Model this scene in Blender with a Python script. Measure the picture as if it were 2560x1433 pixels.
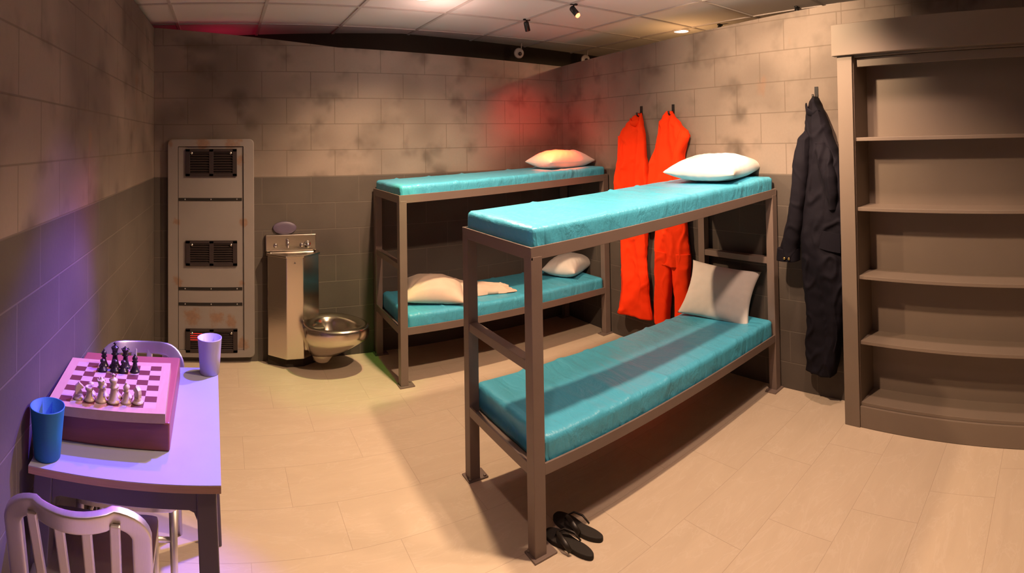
import bpy, bmesh, math, random
from mathutils import Vector, Matrix, Euler, noise as mnoise

for o in list(bpy.data.objects):
    bpy.data.objects.remove(o)
SC = bpy.context.scene
COL = SC.collection
PI = math.pi
random.seed(7)

# ------------------------------------------------------------------ camera, world, exposure, lamps
cam_d = bpy.data.cameras.new('camera')
cam = bpy.data.objects.new('camera', cam_d)
COL.objects.link(cam)
CX = Vector((0.86697, -0.49812, -0.01556))
CZ = Vector((0.49801, 0.86692, 0.0206))          # viewing direction
CX.normalize(); CZ.normalize()
CY = CX.cross(CZ) * -1.0
CY = (-CZ).cross(CX).normalized()
CX = CY.cross(-CZ).normalized()
m = Matrix.Identity(4)
for i in range(3):
    m[i][0] = CX[i]; m[i][1] = CY[i]; m[i][2] = -CZ[i]
m[0][3], m[1][3], m[2][3] = -3.244, -4.372, 1.662
cam.matrix_world = m
# wide-angle lens whose horizontals bow and whose verticals stay straight
cam_d.type = 'PANO'
cam_d.panorama_type = 'CENTRAL_CYLINDRICAL'
cam_d.central_cylindrical_range_u_min = -0.93722
cam_d.central_cylindrical_range_u_max = 0.98050
cam_d.central_cylindrical_range_v_min = -0.77877
cam_d.central_cylindrical_range_v_max = 0.22279
cam_d.central_cylindrical_radius = 1.0
cam_d.clip_start = 0.01
cam_d.clip_end = 60
SC.camera = cam

W = bpy.data.worlds.new('world')
SC.world = W
W.use_nodes = True
W.node_tree.nodes['Background'].inputs[0].default_value = (0.80, 0.50, 0.42, 1)
W.node_tree.nodes['Background'].inputs[1].default_value = 0.05
SC.view_settings.view_transform = 'Standard'
SC.view_settings.look = 'None'
SC.view_settings.exposure = 0.0
SC.view_settings.gamma = 1.0
SC.view_settings.use_curve_mapping = False
SC.cycles.max_bounces = 8
SC.cycles.diffuse_bounces = 4
SC.cycles.use_denoising = True
SC.cycles.sample_clamp_indirect = 4.0

CEIL = 2.60
XL = -3.802


def lamp(name, kind, loc, energy, color, target=None, size=0.1, angle=60, blend=0.5):
    d = bpy.data.lights.new(name, kind)
    d.energy = energy
    d.color = color
    if kind == 'AREA':
        d.shape = 'DISK'; d.size = size
    else:
        d.shadow_soft_size = size
    if kind == 'SPOT':
        d.spot_size = math.radians(angle); d.spot_blend = blend
    o = bpy.data.objects.new(name, d)
    COL.objects.link(o)
    o.location = loc
    if target is not None:
        o.rotation_euler = (Vector(target) - Vector(loc)).to_track_quat('-Z', 'Y').to_euler()
    return o


WARM = (1.0, 0.66, 0.40)
lamp('down_beam', 'SPOT', (-1.88, -1.20, 2.56), 228, WARM, (-1.88, -1.20, 0), 0.035, 146, 0.6)
lamp('down_beam', 'SPOT', (-1.70, -2.74, 2.56), 222, (1.0, 0.66, 0.43), (-1.70, -2.74, 0), 0.04, 142, 0.5)
lamp('down_beam', 'SPOT', (-2.70, -3.30, 2.56), 40, (1.0, 0.64, 0.50), (-2.40, -3.30, 0), 0.05, 100, 0.6)
lamp('down_beam', 'SPOT', (-0.75, -3.15, 2.56), 95, (1.0, 0.64, 0.46), (-0.85, -3.35, 0), 0.06, 110, 0.6)  # added fill for the right-hand floor, no downlight belongs to it
lamp('down_beam', 'SPOT', (0.63, -1.06, 2.58), 60, (1.0, 0.66, 0.36), (0.63, -1.06, 0), 0.04, 177, 0.1)
lamp('ceiling_fill', 'POINT', (0.50, -1.2, 2.25), 6, (1.0, 0.55, 0.22), None, 0.08)  # added point without a fixture, tints the ceiling beyond the wall
lamp('ceiling_fill', 'POINT', (-1.70, -0.85, 2.32), 7, (1.0, 0.66, 0.56), None, 0.10)  # this and the next: added fill points that lift the ceiling
lamp('ceiling_fill', 'POINT', (-0.90, -2.0, 2.25), 5, (1.0, 0.62, 0.55), None, 0.12)
lamp('wall_spot', 'SPOT', (-1.35, -2.70, 2.5), 250, (1.0, 0.68, 0.42), (0.0, -2.50, 2.0), 0.04, 88, 1.0)
# coloured effect lights clipped to the ceiling grid
lamp('blue_spot', 'SPOT', (-2.65, -1.70, 2.5), 760, (0.13, 0.085, 1.0), (-3.52, -2.42, 0.75), 0.03, 44, 0.8)
lamp('magenta_spot', 'SPOT', (-3.35, -1.20, 2.5), 110, (1.0, 0.10, 0.55), (-3.74, -2.44, 0.80), 0.03, 30, 0.9)
lamp('blue_spot', 'SPOT', (-2.75, -2.60, 2.5), 75, (0.36, 0.12, 1.0), (-3.85, -2.25, 0.9), 0.03, 42, 1.0)
lamp('red_spot', 'SPOT', (-0.80, -0.60, 2.44), 1500, (1.0, 0.022, 0.001), (-0.41, -0.45, 1.47), 0.02, 27, 1.0)
lamp('red_spot', 'SPOT', (-0.80, -0.62, 2.42), 35, (1.0, 0.02, 0.01), (-0.40, -0.1, 1.50), 0.02, 80, 1.0)
lamp('red_spot', 'SPOT', (-0.76, -1.26, 2.46), 330, (1.0, 0.05, 0.08), (-0.58, -2.20, 1.33), 0.02, 14, 1.0)
lamp('pillow_fill', 'SPOT', (-0.9, -3.3, 2.5), 170, (1.0, 0.82, 0.64), (-0.22, -2.15, 1.44), 0.03, 18, 0.9)  # added out of view to brighten the near pillow, not a clipped fixture
lamp('green_spot', 'SPOT', (-2.0, -1.2, 2.5), 40, (0.15, 1.0, 0.05), (-2.3, -0.35, 0.2), 0.02, 34, 0.6)
lamp('magenta_glow', 'POINT', (-3.25, 0.42, 2.25), 1.1, (1.0, 0.02, 0.10), None, 0.05)


# ------------------------------------------------------------------ node helpers
class NT:
    def __init__(s, name):
        s.mat = bpy.data.materials.new(name)
        s.mat.use_nodes = True
        s.t = s.mat.node_tree
        s.n = s.t.nodes
        s.l = s.t.links
        s.b = s.n['Principled BSDF']
        s.pos = None

    def put(s, sock, v):
        if isinstance(v, bpy.types.NodeSocket):
            s.l.new(v, sock)
        elif isinstance(v, (tuple, list)) and len(v) == 3 and sock.type == 'RGBA':
            sock.default_value = (*v, 1)
        else:
            sock.default_value = v

    def coord(s):
        if s.pos is None:
            s.pos = s.n.new('ShaderNodeTexCoord').outputs['Object']
        return s.pos

    def xyz(s):
        sp = s.n.new('ShaderNodeSeparateXYZ')
        s.l.new(s.coord(), sp.inputs[0])
        return sp.outputs

    def m(s, op, a, b=0.0, c=0.0):
        n = s.n.new('ShaderNodeMath'); n.operation = op
        s.put(n.inputs[0], a); s.put(n.inputs[1], b); s.put(n.inputs[2], c)
        return n.outputs[0]

    def smooth(s, x, lo, hi, a=0.0, b=1.0):
        n = s.n.new('ShaderNodeMapRange'); n.interpolation_type = 'SMOOTHSTEP'
        s.put(n.inputs[0], x); s.put(n.inputs[1], lo); s.put(n.inputs[2], hi)
        s.put(n.inputs[3], a); s.put(n.inputs[4], b)
        return n.outputs[0]

    def noise(s, scale, detail=3, rough=0.5, vec=None, stretch=None, dist=0.0):
        n = s.n.new('ShaderNodeTexNoise')
        v = vec or s.coord()
        if stretch:
            mp = s.n.new('ShaderNodeMapping'); s.l.new(v, mp.inputs[0])
            mp.inputs['Scale'].default_value = stretch
            v = mp.outputs[0]
        s.l.new(v, n.inputs['Vector'])
        n.inputs['Scale'].default_value = scale
        n.inputs['Detail'].default_value = detail
        n.inputs['Roughness'].default_value = rough
        n.inputs['Distortion'].default_value = dist
        return n.outputs['Fac']

    def mix(s, f, a, b):
        n = s.n.new('ShaderNodeMix'); n.data_type = 'RGBA'
        s.put(n.inputs[0], f); s.put(n.inputs[6], a); s.put(n.inputs[7], b)
        return n.outputs[2]

    def bump(s, h, strength=0.3, dist=0.01):
        n = s.n.new('ShaderNodeBump')
        n.inputs['Strength'].default_value = strength
        n.inputs['Distance'].default_value = dist
        s.put(n.inputs['Height'], h)
        s.l.new(n.outputs[0], s.b.inputs['Normal'])

    def set(s, **k):
        names = dict(color='Base Color', rough='Roughness', metal='Metallic', spec='Specular IOR Level',
                     emit='Emission Color', emit_s='Emission Strength', coat='Coat Weight', sheen='Sheen Weight',
                     coat_r='Coat Roughness')
        for a, v in k.items():
            s.put(s.b.inputs[names[a]], v)
        return s.mat


def plain(name, color, rough=0.5, metal=0.0, var=0.12, scale=12, bump=0.0, bscale=60, **k):
    t = NT(name)
    f = t.noise(scale, 4)
    c = t.mix(f, tuple(x * (1 - var) for x in color), tuple(min(1, x * (1 + var)) for x in color))
    t.set(color=c, rough=rough, metal=metal, **k)
    if bump:
        t.bump(t.noise(bscale, 3), bump, 0.004)
    return t.mat


def block_wall(name, axis, phase, seams=(), flip=1, seed=0.0):
    """painted concrete-block pattern: 12 courses of .2032, blocks .4064 long, airbrushed grime at the joints"""
    t = NT(name)
    p = t.xyz()
    B, c, ztop = 0.4064, 0.2032, 2.4074
    u = t.m('DIVIDE', t.m('SUBTRACT', p[axis], phase), B)
    w = t.m('DIVIDE', t.m('SUBTRACT', ztop, p[2]), c)
    row = t.m('FLOOR', w)
    odd = t.m('MODULO', t.m('ADD', row, 40.0), 2.0)
    uu = t.m('ADD', t.m('ADD', u, 100.0), t.m('MULTIPLY', odd, 0.5))
    fu = t.m('FRACT', uu)
    fv = t.m('FRACT', t.m('ADD', w, 100.0))
    du = t.m('MULTIPLY', t.m('MINIMUM', fu, t.m('SUBTRACT', 1.0, fu)), B)
    dv = t.m('MULTIPLY', t.m('MINIMUM', fv, t.m('SUBTRACT', 1.0, fv)), c)
    d = t.m('MINIMUM', du, dv)
    mortar = t.smooth(d, 0.0015, 0.0045, 1.0, 0.0)
    for sx in seams:
        ds = t.m('ABSOLUTE', t.m('SUBTRACT', p[axis], sx))
        mortar = t.m('MAXIMUM', mortar, t.smooth(ds, 0.001, 0.004, 1.0, 0.0))
    upper = t.smooth(p[2], 1.388, 1.396, 0.0, 1.0)
    big = t.noise(1.1, 2, 0.5, stretch=(1, 1, 1.3))
    med = t.noise(3.1, 3, 0.55)
    # grime: patches that gather along the joints
    near = t.smooth(d, 0.0, 0.11, 1.0, 0.0)
    patch = t.smooth(med, 0.47, 0.70)
    grime = t.m('MULTIPLY', near, patch)
    cloud = t.smooth(big, 0.40, 0.66)
    fine = t.noise(55, 4, 0.6)
    col_u = t.mix(cloud, (0.255, 0.205, 0.172), (0.15, 0.119, 0.10))
    col_u = t.mix(t.m('MULTIPLY', grime, 0.72), col_u, (0.055, 0.043, 0.035))
    rustn = t.smooth(t.noise(2.3, 3, 0.6, stretch=(1.4, 1.4, 0.7)), 0.66, 0.74)
    col_u = t.mix(t.m('MULTIPLY', rustn, 0.30), col_u, (0.26, 0.12, 0.06))
    col_u = t.mix(t.m('MULTIPLY', mortar, 0.55), col_u, (0.10, 0.075, 0.055))
    col_l = t.mix(cloud, (0.088, 0.074, 0.064), (0.058, 0.049, 0.044))
    col_l = t.mix(t.m('MULTIPLY', grime, 0.35), col_l, (0.045, 0.037, 0.032))
    col_l = t.mix(t.m('MULTIPLY', mortar, 0.45), col_l, (0.15, 0.126, 0.105))
    colr = t.mix(upper, col_l, col_u)
    colr = t.mix(t.m('MULTIPLY', fine, 0.20), colr, (0.12, 0.09, 0.07))
    t.set(color=colr, rough=0.72, spec=0.25)
    h = t.m('SUBTRACT', t.m('MULTIPLY', fine, 0.25), t.m('MULTIPLY', mortar, 1.0))
    t.bump(h, 0.35, 0.004)
    return t.mat


def floor_mat():
    t = NT('vinyl_tile')
    p = t.xyz()
    L, D = 0.662, 0.3235
    v = t.m('DIVIDE', t.m('SUBTRACT', -0.455, p[1]), D)
    row = t.m('FLOOR', v)
    fv = t.m('FRACT', t.m('ADD', v, 100.0))
    u = t.m('DIVIDE', t.m('SUBTRACT', p[0], t.m('ADD', -2.906, t.m('MULTIPLY', row, 0.2207))), L)
    uu = t.m('ADD', u, 100.0)
    fu = t.m('FRACT', uu)
    cell = t.n.new('ShaderNodeCombineXYZ')
    t.put(cell.inputs[0], t.m('FLOOR', uu)); t.put(cell.inputs[1], row)
    wn = t.n.new('ShaderNodeTexWhiteNoise'); t.l.new(cell.outputs[0], wn.inputs[0])
    du = t.m('MULTIPLY', t.m('MINIMUM', fu, t.m('SUBTRACT', 1.0, fu)), L)
    dv = t.m('MULTIPLY', t.m('MINIMUM', fv, t.m('SUBTRACT', 1.0, fv)), D)
    gap = t.smooth(t.m('MINIMUM', du, dv), 0.0006, 0.0022, 1.0, 0.0)
    vec = t.n.new('ShaderNodeVectorMath'); vec.operation = 'ADD'
    sc = t.n.new('ShaderNodeVectorMath'); sc.operation = 'SCALE'
    t.l.new(wn.outputs['Color'], sc.inputs[0]); sc.inputs['Scale'].default_value = 9.0
    t.l.new(t.coord(), vec.inputs[0]); t.l.new(sc.outputs[0], vec.inputs[1])
    streak = t.noise(3.0, 5, 0.6, vec=vec.outputs[0], stretch=(1.0, 3.6, 1), dist=0.6)
    fine = t.noise(16.0, 4, 0.65, vec=vec.outputs[0], stretch=(1.0, 3.0, 1), dist=0.8)
    vein = t.smooth(t.m('ABSOLUTE', t.m('SUBTRACT', t.noise(2.2, 5, 0.6, vec=vec.outputs[0], stretch=(1, 3, 1), dist=1.2), 0.5)), 0.0, 0.025, 1.0, 0.0)
    c = t.mix(streak, (0.50, 0.405, 0.295), (0.63, 0.525, 0.395))
    c = t.mix(t.m('MULTIPLY', fine, 0.30), c, (0.46, 0.36, 0.285))
    c = t.mix(t.m('MULTIPLY', vein, 0.13), c, (0.74, 0.66, 0.57))
    c = t.mix(t.m('MULTIPLY', wn.outputs['Value'], 0.10), c, (0.48, 0.38, 0.30))
    c = t.mix(t.m('MULTIPLY', gap, 0.40), c, (0.26, 0.18, 0.13))
    t.set(color=c, rough=0.48, spec=0.35)
    t.bump(t.m('SUBTRACT', t.m('MULTIPLY', fine, 0.25), gap), 0.15, 0.003)
    return t.mat


def ceiling_mat():
    t = NT('ceiling_tile')
    f = t.noise(140, 3, 0.7)
    g = t.noise(1.2, 2)
    c = t.mix(f, (0.66, 0.60, 0.575), (0.76, 0.70, 0.675))
    c = t.mix(t.m('MULTIPLY', g, 0.3), c, (0.60, 0.53, 0.50))
    t.set(color=c, rough=0.85, spec=0.1)
    t.bump(f, 0.25, 0.003)
    return t.mat


def rust_metal(name, spots):
    """grey painted metal with rust blooms round given points (object space x, z, radius)"""
    t = NT(name)
    p = t.xyz()
    n1 = t.noise(14, 5, 0.65)
    n2 = t.noise(45, 4, 0.6)
    acc = None
    for (x, z, r) in spots:
        dx = t.m('SUBTRACT', p[0], x); dz = t.m('SUBTRACT', p[2], z)
        dd = t.m('SQRT', t.m('ADD', t.m('MULTIPLY', dx, dx), t.m('MULTIPLY', dz, dz)))
        f = t.smooth(dd, 0.0, r, 1.0, 0.0)
        acc = f if acc is None else t.m('MAXIMUM', acc, f)
    rust = t.smooth(t.m('ADD', acc, t.m('MULTIPLY', t.m('SUBTRACT', n1, 0.5), 2.2)), 0.40, 0.95)
    rust = t.m('MULTIPLY', rust, t.smooth(acc, 0.0, 0.12))
    base = t.mix(t.noise(3, 3), (0.195, 0.170, 0.158), (0.25, 0.220, 0.205))
    rc = t.mix(n2, (0.11, 0.045, 0.02), (0.30, 0.15, 0.07))
    t.set(color=t.mix(t.m('MULTIPLY', rust, 0.62), base, rc), rough=0.6, spec=0.3)
    t.bump(t.m('ADD', n2, rust), 0.12, 0.003)
    return t.mat


def cloth_mat(name, color, rough=0.85, weave=900, sheen=0.15, var=0.12, bump=0.15):
    t = NT(name)
    n = t.noise(7, 4, 0.55)
    c = t.mix(n, tuple(x * (1 - var) for x in color), tuple(min(1, x * (1 + var)) for x in color))
    t.set(color=c, rough=rough, sheen=sheen, spec=0.2)
    t.bump(t.m('ADD', t.noise(22, 4, 0.6), t.m('MULTIPLY', t.noise(weave, 1), 0.25)), bump, 0.006)
    return t.mat


def vinyl_mat():
    t = NT('teal_vinyl')
    n = t.noise(2.5, 3)
    c = t.mix(n, (0.060, 0.375, 0.56), (0.074, 0.425, 0.635))
    t.set(color=c, rough=0.40, spec=0.38, coat=0.06, coat_r=0.25)
    w = t.noise(5.5, 4, 0.55, stretch=(2.2, 0.8, 1), dist=0.8)
    f = t.noise(120, 2, 0.5)
    t.bump(t.m('ADD', w, t.m('MULTIPLY', f, 0.04)), 0.45, 0.03)
    return t.mat


def brushed(name, color, rough, stretch=(60, 60, 1), b=0.04):
    t = NT(name)
    n = t.noise(5, 4, 0.6, stretch=stretch)
    c = t.mix(n, tuple(x * 0.86 for x in color), color)
    t.set(color=c, rough=t.m('ADD', rough - 0.05, t.m('MULTIPLY', n, 0.1)), metal=1.0)
    t.bump(n, b, 0.002)
    return t.mat


def wood_mat(name, a, b, axis_stretch=(1, 12, 12), rough=0.45, scale=4):
    t = NT(name)
    n = t.noise(scale, 5, 0.6, stretch=axis_stretch, dist=0.5)
    t.set(color=t.mix(n, a, b), rough=rough, spec=0.4)
    t.bump(n, 0.05, 0.002)
    return t.mat


def glow(name, color, strength):
    t = NT(name)
    t.set(color=(0.8, 0.8, 0.8), emit=color, emit_s=strength)
    return t.mat


MAT = {}
MAT['wall_back'] = block_wall('blocks_back', 0, -2.7137, seams=(-0.52,))
MAT['wall_right'] = block_wall('blocks_right', 1, -2.331 + 0.2032, seams=(-2.976, -3.463))
MAT['wall_left'] = block_wall('blocks_left', 1, -2.19 + 0.2032)
MAT['floor'] = floor_mat()
MAT['ceiling'] = ceiling_mat()
MAT['tee'] = plain('painted_tee_bar', (0.50, 0.44, 0.41), 0.6, var=0.1)
MAT['black'] = plain('black_paint', (0.030, 0.019, 0.012), 0.9, var=0.2)
MAT['steel_paint'] = plain('grey_brown_steel_paint', (0.165, 0.122, 0.104), 0.42, var=0.14, scale=5, bump=0.05, bscale=160)
MAT['edge_paint'] = MAT['steel_paint']
MAT['vinyl'] = vinyl_mat()
MAT['white_cloth'] = cloth_mat('white_pillow_cloth', (0.66, 0.62, 0.585), weave=1200)
MAT['beige_cloth'] = cloth_mat('cream_pillowcase', (0.63, 0.50, 0.40), weave=900)
MAT['orange'] = cloth_mat('orange_cotton', (0.90, 0.042, 0.003), sheen=0.0, weave=1000, bump=0.2, var=0.08)
MAT['navy'] = cloth_mat('navy_twill', (0.0045, 0.0036, 0.008), sheen=0.0, weave=1000, bump=0.2)
MAT['case'] = plain('taupe_shelf_paint', (0.165, 0.127, 0.097), 0.55, var=0.12, scale=3, bump=0.04, bscale=90)
MAT['panel'] = rust_metal('rusted_grey_panel', [(-3.66, 1.66, 0.07), (-3.40, 1.665, 0.15), (-3.15, 1.65, 0.13), (-3.10, 1.52, 0.10), (-3.62, 1.06, 0.08), (-3.07, 1.06, 0.07),
                                                (-3.60, 0.60, 0.10), (-3.09, 0.60, 0.06), (-3.50, 0.34, 0.14), (-3.30, 0.33, 0.13), (-3.17, 0.31, 0.10), (-3.08, 0.14, 0.09)])
MAT['vent'] = plain('brown_black_vent_metal', (0.022, 0.013, 0.012), 0.5, var=0.25)
MAT['vent_dark'] = plain('vent_cavity', (0.010, 0.007, 0.006), 0.9)
MAT['screw'] = plain('bright_screw', (0.6, 0.58, 0.56), 0.3, 1.0)
MAT['stainless'] = brushed('brushed_stainless', (0.66, 0.60, 0.53), 0.22, (2, 2, 90))
MAT['stainless_bowl'] = brushed('polished_stainless', (0.62, 0.55, 0.46), 0.20, (3, 3, 8), 0.02)
MAT['chrome'] = plain('chrome', (0.8, 0.78, 0.75), 0.12, 1.0, var=0.02)
MAT['alu'] = brushed('brushed_aluminium', (0.80, 0.765, 0.75), 0.42, (90, 6, 6), 0.03)
MAT['laminate'] = plain('white_laminate', (0.29, 0.31, 0.345), 0.35, var=0.04)
MAT['ply'] = wood_mat('plywood_edge', (0.30, 0.17, 0.09), (0.47, 0.29, 0.17), (3, 3, 60))
MAT['table_frame'] = plain('dark_grey_table_steel', (0.085, 0.068, 0.066), 0.45, var=0.12)
MAT['box'] = wood_mat('dark_red_brown_wood', (0.19, 0.055, 0.045), (0.27, 0.085, 0.070), (1, 1, 14))
MAT['maple'] = wood_mat('pale_maple', (0.36, 0.235, 0.145), (0.45, 0.31, 0.205), (12, 2, 12))
MAT['sq_dark'] = wood_mat('walnut_square', (0.075, 0.022, 0.016), (0.12, 0.036, 0.026), (4, 14, 4))
MAT['sq_light'] = wood_mat('maple_square', (0.36, 0.275, 0.20), (0.44, 0.345, 0.265), (4, 14, 4))
MAT['ivory'] = plain('boxwood_piece', (0.50, 0.40, 0.26), 0.35, var=0.1, scale=40)
MAT['ebony'] = plain('ebonised_piece', (0.020, 0.014, 0.016), 0.25, var=0.2)
MAT['cup_blue'] = plain('blue_plastic', (0.006, 0.130, 0.24), 0.65, var=0.05, bump=0.1, bscale=200)
MAT['cup_lav'] = plain('pale_lavender_plastic', (0.36, 0.34, 0.46), 0.5, var=0.04)
MAT['rubber'] = plain('black_foam_rubber', (0.016, 0.012, 0.009), 0.8, var=0.2, bump=0.15, bscale=250)
MAT['strap'] = plain('black_strap', (0.014, 0.010, 0.008), 0.45)
MAT['hook'] = plain('black_hook_metal', (0.010, 0.009, 0.009), 0.4)
MAT['brass'] = plain('brass_snap', (0.75, 0.5, 0.18), 0.25, 1.0)
MAT['disc'] = plain('purple_grey_disc', (0.10, 0.075, 0.12), 0.45, var=0.2)
MAT['white_plastic'] = plain('white_plastic', (0.62, 0.54, 0.50), 0.45, var=0.03)
MAT['lens_dark'] = plain('smoked_dome', (0.05, 0.03, 0.03), 0.15)
MAT['lens_white'] = glow('lit_lens', (1.0, 0.80, 0.60), 14.0)
MAT['lens_white2'] = glow('lit_lens_cool', (1.0, 0.86, 0.86), 10.0)
MAT['lens_red'] = glow('lit_red_lens', (1.0, 0.10, 0.02), 9.0)
MAT['lens_blue'] = glow('lit_blue_lens', (0.2, 0.1, 1.0), 5.0)
MAT['lens_green'] = glow('lit_green_lens', (0.1, 1.0, 0.05), 5.0)
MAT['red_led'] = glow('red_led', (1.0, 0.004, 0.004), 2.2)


# ------------------------------------------------------------------ object helpers
def link(name, me, parent=None):
    o = bpy.data.objects.new(name, me)
    COL.objects.link(o)
    if parent is not None:
        o.parent = parent
    return o


def tag(o, label=None, cat=None, group=None, kind=None):
    if label: o['label'] = label
    if cat: o['category'] = cat
    if group: o['group'] = group
    if kind: o['kind'] = kind
    return o


def thing(name, label, cat, loc=(0, 0, 0), rz=0.0, group=None):
    o = bpy.data.objects.new(name, None)
    o.empty_display_size = 0.1
    COL.objects.link(o)
    o.location = loc
    o.rotation_euler = (0, 0, rz)
    return tag(o, label, cat, group)


def copy_tree(o, parent=None):
    c = o.copy()
    COL.objects.link(c)
    c.parent = parent
    for ch in list(o.children):
        copy_tree(ch, c)
    return c


class MB:
    """collects shapes and links them as one mesh object"""

    def __init__(s):
        s.bm = bmesh.new()
        s.mi = 0

    def _new(s, verts, faces):
        vs = [s.bm.verts.new(v) for v in verts]
        out = []
        for f in faces:
            try:
                fc = s.bm.faces.new([vs[i] for i in f])
                fc.material_index = s.mi
                out.append(fc)
            except ValueError:
                pass
        return vs, out

    def merge(s, other):
        me = bpy.data.meshes.new('tmp')
        other.to_mesh(me)
        n0 = len(s.bm.faces)
        s.bm.from_mesh(me)
        bpy.data.meshes.remove(me)
        s.bm.faces.ensure_lookup_table()
        for f in list(s.bm.faces)[n0:]:
            f.material_index = s.mi

    def box(s, c, size, rot=None, bevel=0.0, seg=2):
        t = bmesh.new()
        bmesh.ops.create_cube(t, size=1.0)
        for v in t.verts:
            v.co = Vector((v.co.x * size[0], v.co.y * size[1], v.co.z * size[2]))
        if bevel:
            bmesh.ops.bevel(t, geom=list(t.edges), offset=bevel, segments=seg, affect='EDGES', profile=0.6)
        M = Matrix.Translation(Vector(c))
        if rot is not None:
            M = M @ (rot if isinstance(rot, Matrix) else Euler(rot).to_matrix().to_4x4())
        t.transform(M)
        s.merge(t); t.free()
        return s

    def bar(s, p, q, w, h, up=(0, 0, 1), bevel=0.002, ext=0.0):
        """rectangular bar from p to q; w across, h along 'up'"""
        p, q = Vector(p), Vector(q)
        d = (q - p)
        L = d.length
        z = d.normalized()
        y = Vector(up) - z * Vector(up).dot(z)
        y.normalize()
        x = y.cross(z)
        M = Matrix((x, y, z)).transposed().to_4x4()
        s.box((p + q) / 2, (w, h, L + 2 * ext), M, bevel)
        return s

    def tube(s, pts, r, n=10, closed=False, cap=True, flat=None):
        pts = [Vector(p) for p in pts]
        rs = r if isinstance(r, (list, tuple)) else [r] * len(pts)
        rings = []
        prev = None
        N = len(pts)
        for i, p in enumerate(pts):
            a = pts[(i - 1) % N] if (closed or i > 0) else p
            b = pts[(i + 1) % N] if (closed or i < N - 1) else p
            d = (b - a).normalized()
            if prev is None:
                u = d.orthogonal().normalized()
                if abs(d.z) < 0.99:
                    u = Vector((0, 0, 1)) - d * d.z
                    u.normalize()
            else:
                u = prev - d * prev.dot(d)
                u.normalize()
            prev = u
            w = d.cross(u)
            ring = []
            for k in range(n):
                a_ = 2 * PI * k / n
                fu, fw = math.cos(a_), math.sin(a_)
                if flat:
                    fu *= flat[0]; fw *= flat[1]
                ring.append(s.bm.verts.new(p + (u * fu + w * fw) * rs[i]))
            rings.append(ring)
        M = N if closed else N - 1
        for i in range(M):
            A, Bq = rings[i], rings[(i + 1) % N]
            for k in range(n):
                f = s.bm.faces.new((A[k], A[(k + 1) % n], Bq[(k + 1) % n], Bq[k]))
                f.smooth = True; f.material_index = s.mi
        if cap and not closed:
            for rg, rev in ((rings[0], True), (rings[-1], False)):
                f = s.bm.faces.new(rg[::-1] if rev else rg)
                f.material_index = s.mi
        return s

    def lathe(s, prof, c=(0, 0, 0), n=24, M=None, smooth=True, cap=True):
        """prof: list of (radius, z)"""
        c = Vector(c)
        rings = []
        for (r, z) in prof:
            ring = []
            for k in range(n):
                a = 2 * PI * k / n
                v = Vector((r * math.cos(a), r * math.sin(a), z))
                if M is not None:
                    v = M @ v
                ring.append(s.bm.verts.new(c + v))
            rings.append(ring)
        for A, Bq in zip(rings, rings[1:]):
            for k in range(n):
                f = s.bm.faces.new((A[k], A[(k + 1) % n], Bq[(k + 1) % n], Bq[k]))
                f.smooth = smooth; f.material_index = s.mi
        if cap:
            if prof[0][0] > 1e-5:
                f = s.bm.faces.new(rings[0][::-1]); f.material_index = s.mi
            if prof[-1][0] > 1e-5:
                f = s.bm.faces.new(rings[-1]); f.material_index = s.mi
        return s

    def loft(s, rings, closed_ring=True, cap=True, smooth=True):
        R = [[s.bm.verts.new(Vector(v)) for v in ring] for ring in rings]
        n = len(R[0])
        for A, Bq in zip(R, R[1:]):
            for k in range(n if closed_ring else n - 1):
                f = s.bm.faces.new((A[k], A[(k + 1) % n], Bq[(k + 1) % n], Bq[k]))
                f.smooth = smooth; f.material_index = s.mi
        if cap and closed_ring:
            for rg in (R[0][::-1], R[-1]):
                try:
                    f = s.bm.faces.new(rg); f.material_index = s.mi; f.smooth = smooth
                except ValueError:
                    pass
        return s

    def prism(s, outline, z0, z1, M=None):
        """outline in xy extruded in z"""
        n = len(outline)
        vs = [Vector((x, y, z0)) for x, y in outline] + [Vector((x, y, z1)) for x, y in outline]
        if M is not None:
            vs = [M @ v for v in vs]
        faces = [tuple(range(n))[::-1], tuple(range(n, 2 * n))]
        faces += [(i, (i + 1) % n, n + (i + 1) % n, n + i) for i in range(n)]
        s._new(vs, faces)
        return s

    def build(s, name, mat, parent=None, smooth=False, subsurf=0, bevel=0.0, recalc=True):
        bmesh.ops.remove_doubles(s.bm, verts=list(s.bm.verts), dist=1e-6)
        if recalc:
            bmesh.ops.recalc_face_normals(s.bm, faces=list(s.bm.faces))
        if smooth:
            for f in s.bm.faces:
                f.smooth = True
        me = bpy.data.meshes.new(name)
        s.bm.to_mesh(me)
        s.bm.free()
        for mm in (mat if isinstance(mat, (list, tuple)) else [mat]):
            me.materials.append(mm)
        o = link(name, me, parent)
        if bevel:
            b = o.modifiers.new('bevel', 'BEVEL'); b.width = bevel; b.segments = 2; b.limit_method = 'ANGLE'
        if subsurf:
            sb = o.modifiers.new('subdivision', 'SUBSURF'); sb.levels = subsurf; sb.render_levels = subsurf
        return o


def struct(name, mb, mat, **k):
    o = mb.build(name, mat, **k)
    o['kind'] = 'structure'
    return o


# ------------------------------------------------------------------ room shell
mb = MB(); mb.box((-1.0, -2.2, -0.05), (9.5, 8.2, 0.1)); struct('floor', mb, MAT['floor'])
mb = MB(); mb.box((-1.0, -2.3, CEIL + 0.03), (9.5, 8.6, 0.06)); struct('ceiling', mb, MAT['ceiling'])
# exposed tee bars of the suspended ceiling
mb = MB()
gx = [-3.62 + 0.70 * k for k in range(-2, 10)]
gy = [0.13 - 0.68 * k for k in range(-1, 10)]
for x in gx:
    mb.box((x, -2.3, CEIL - 0.004), (0.024, 8.4, 0.008))
for y in gy:
    mb.box((-1.0, y, CEIL - 0.004), (9.3, 0.024, 0.0082))
struct('trim_1', mb, MAT['tee'])


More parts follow.
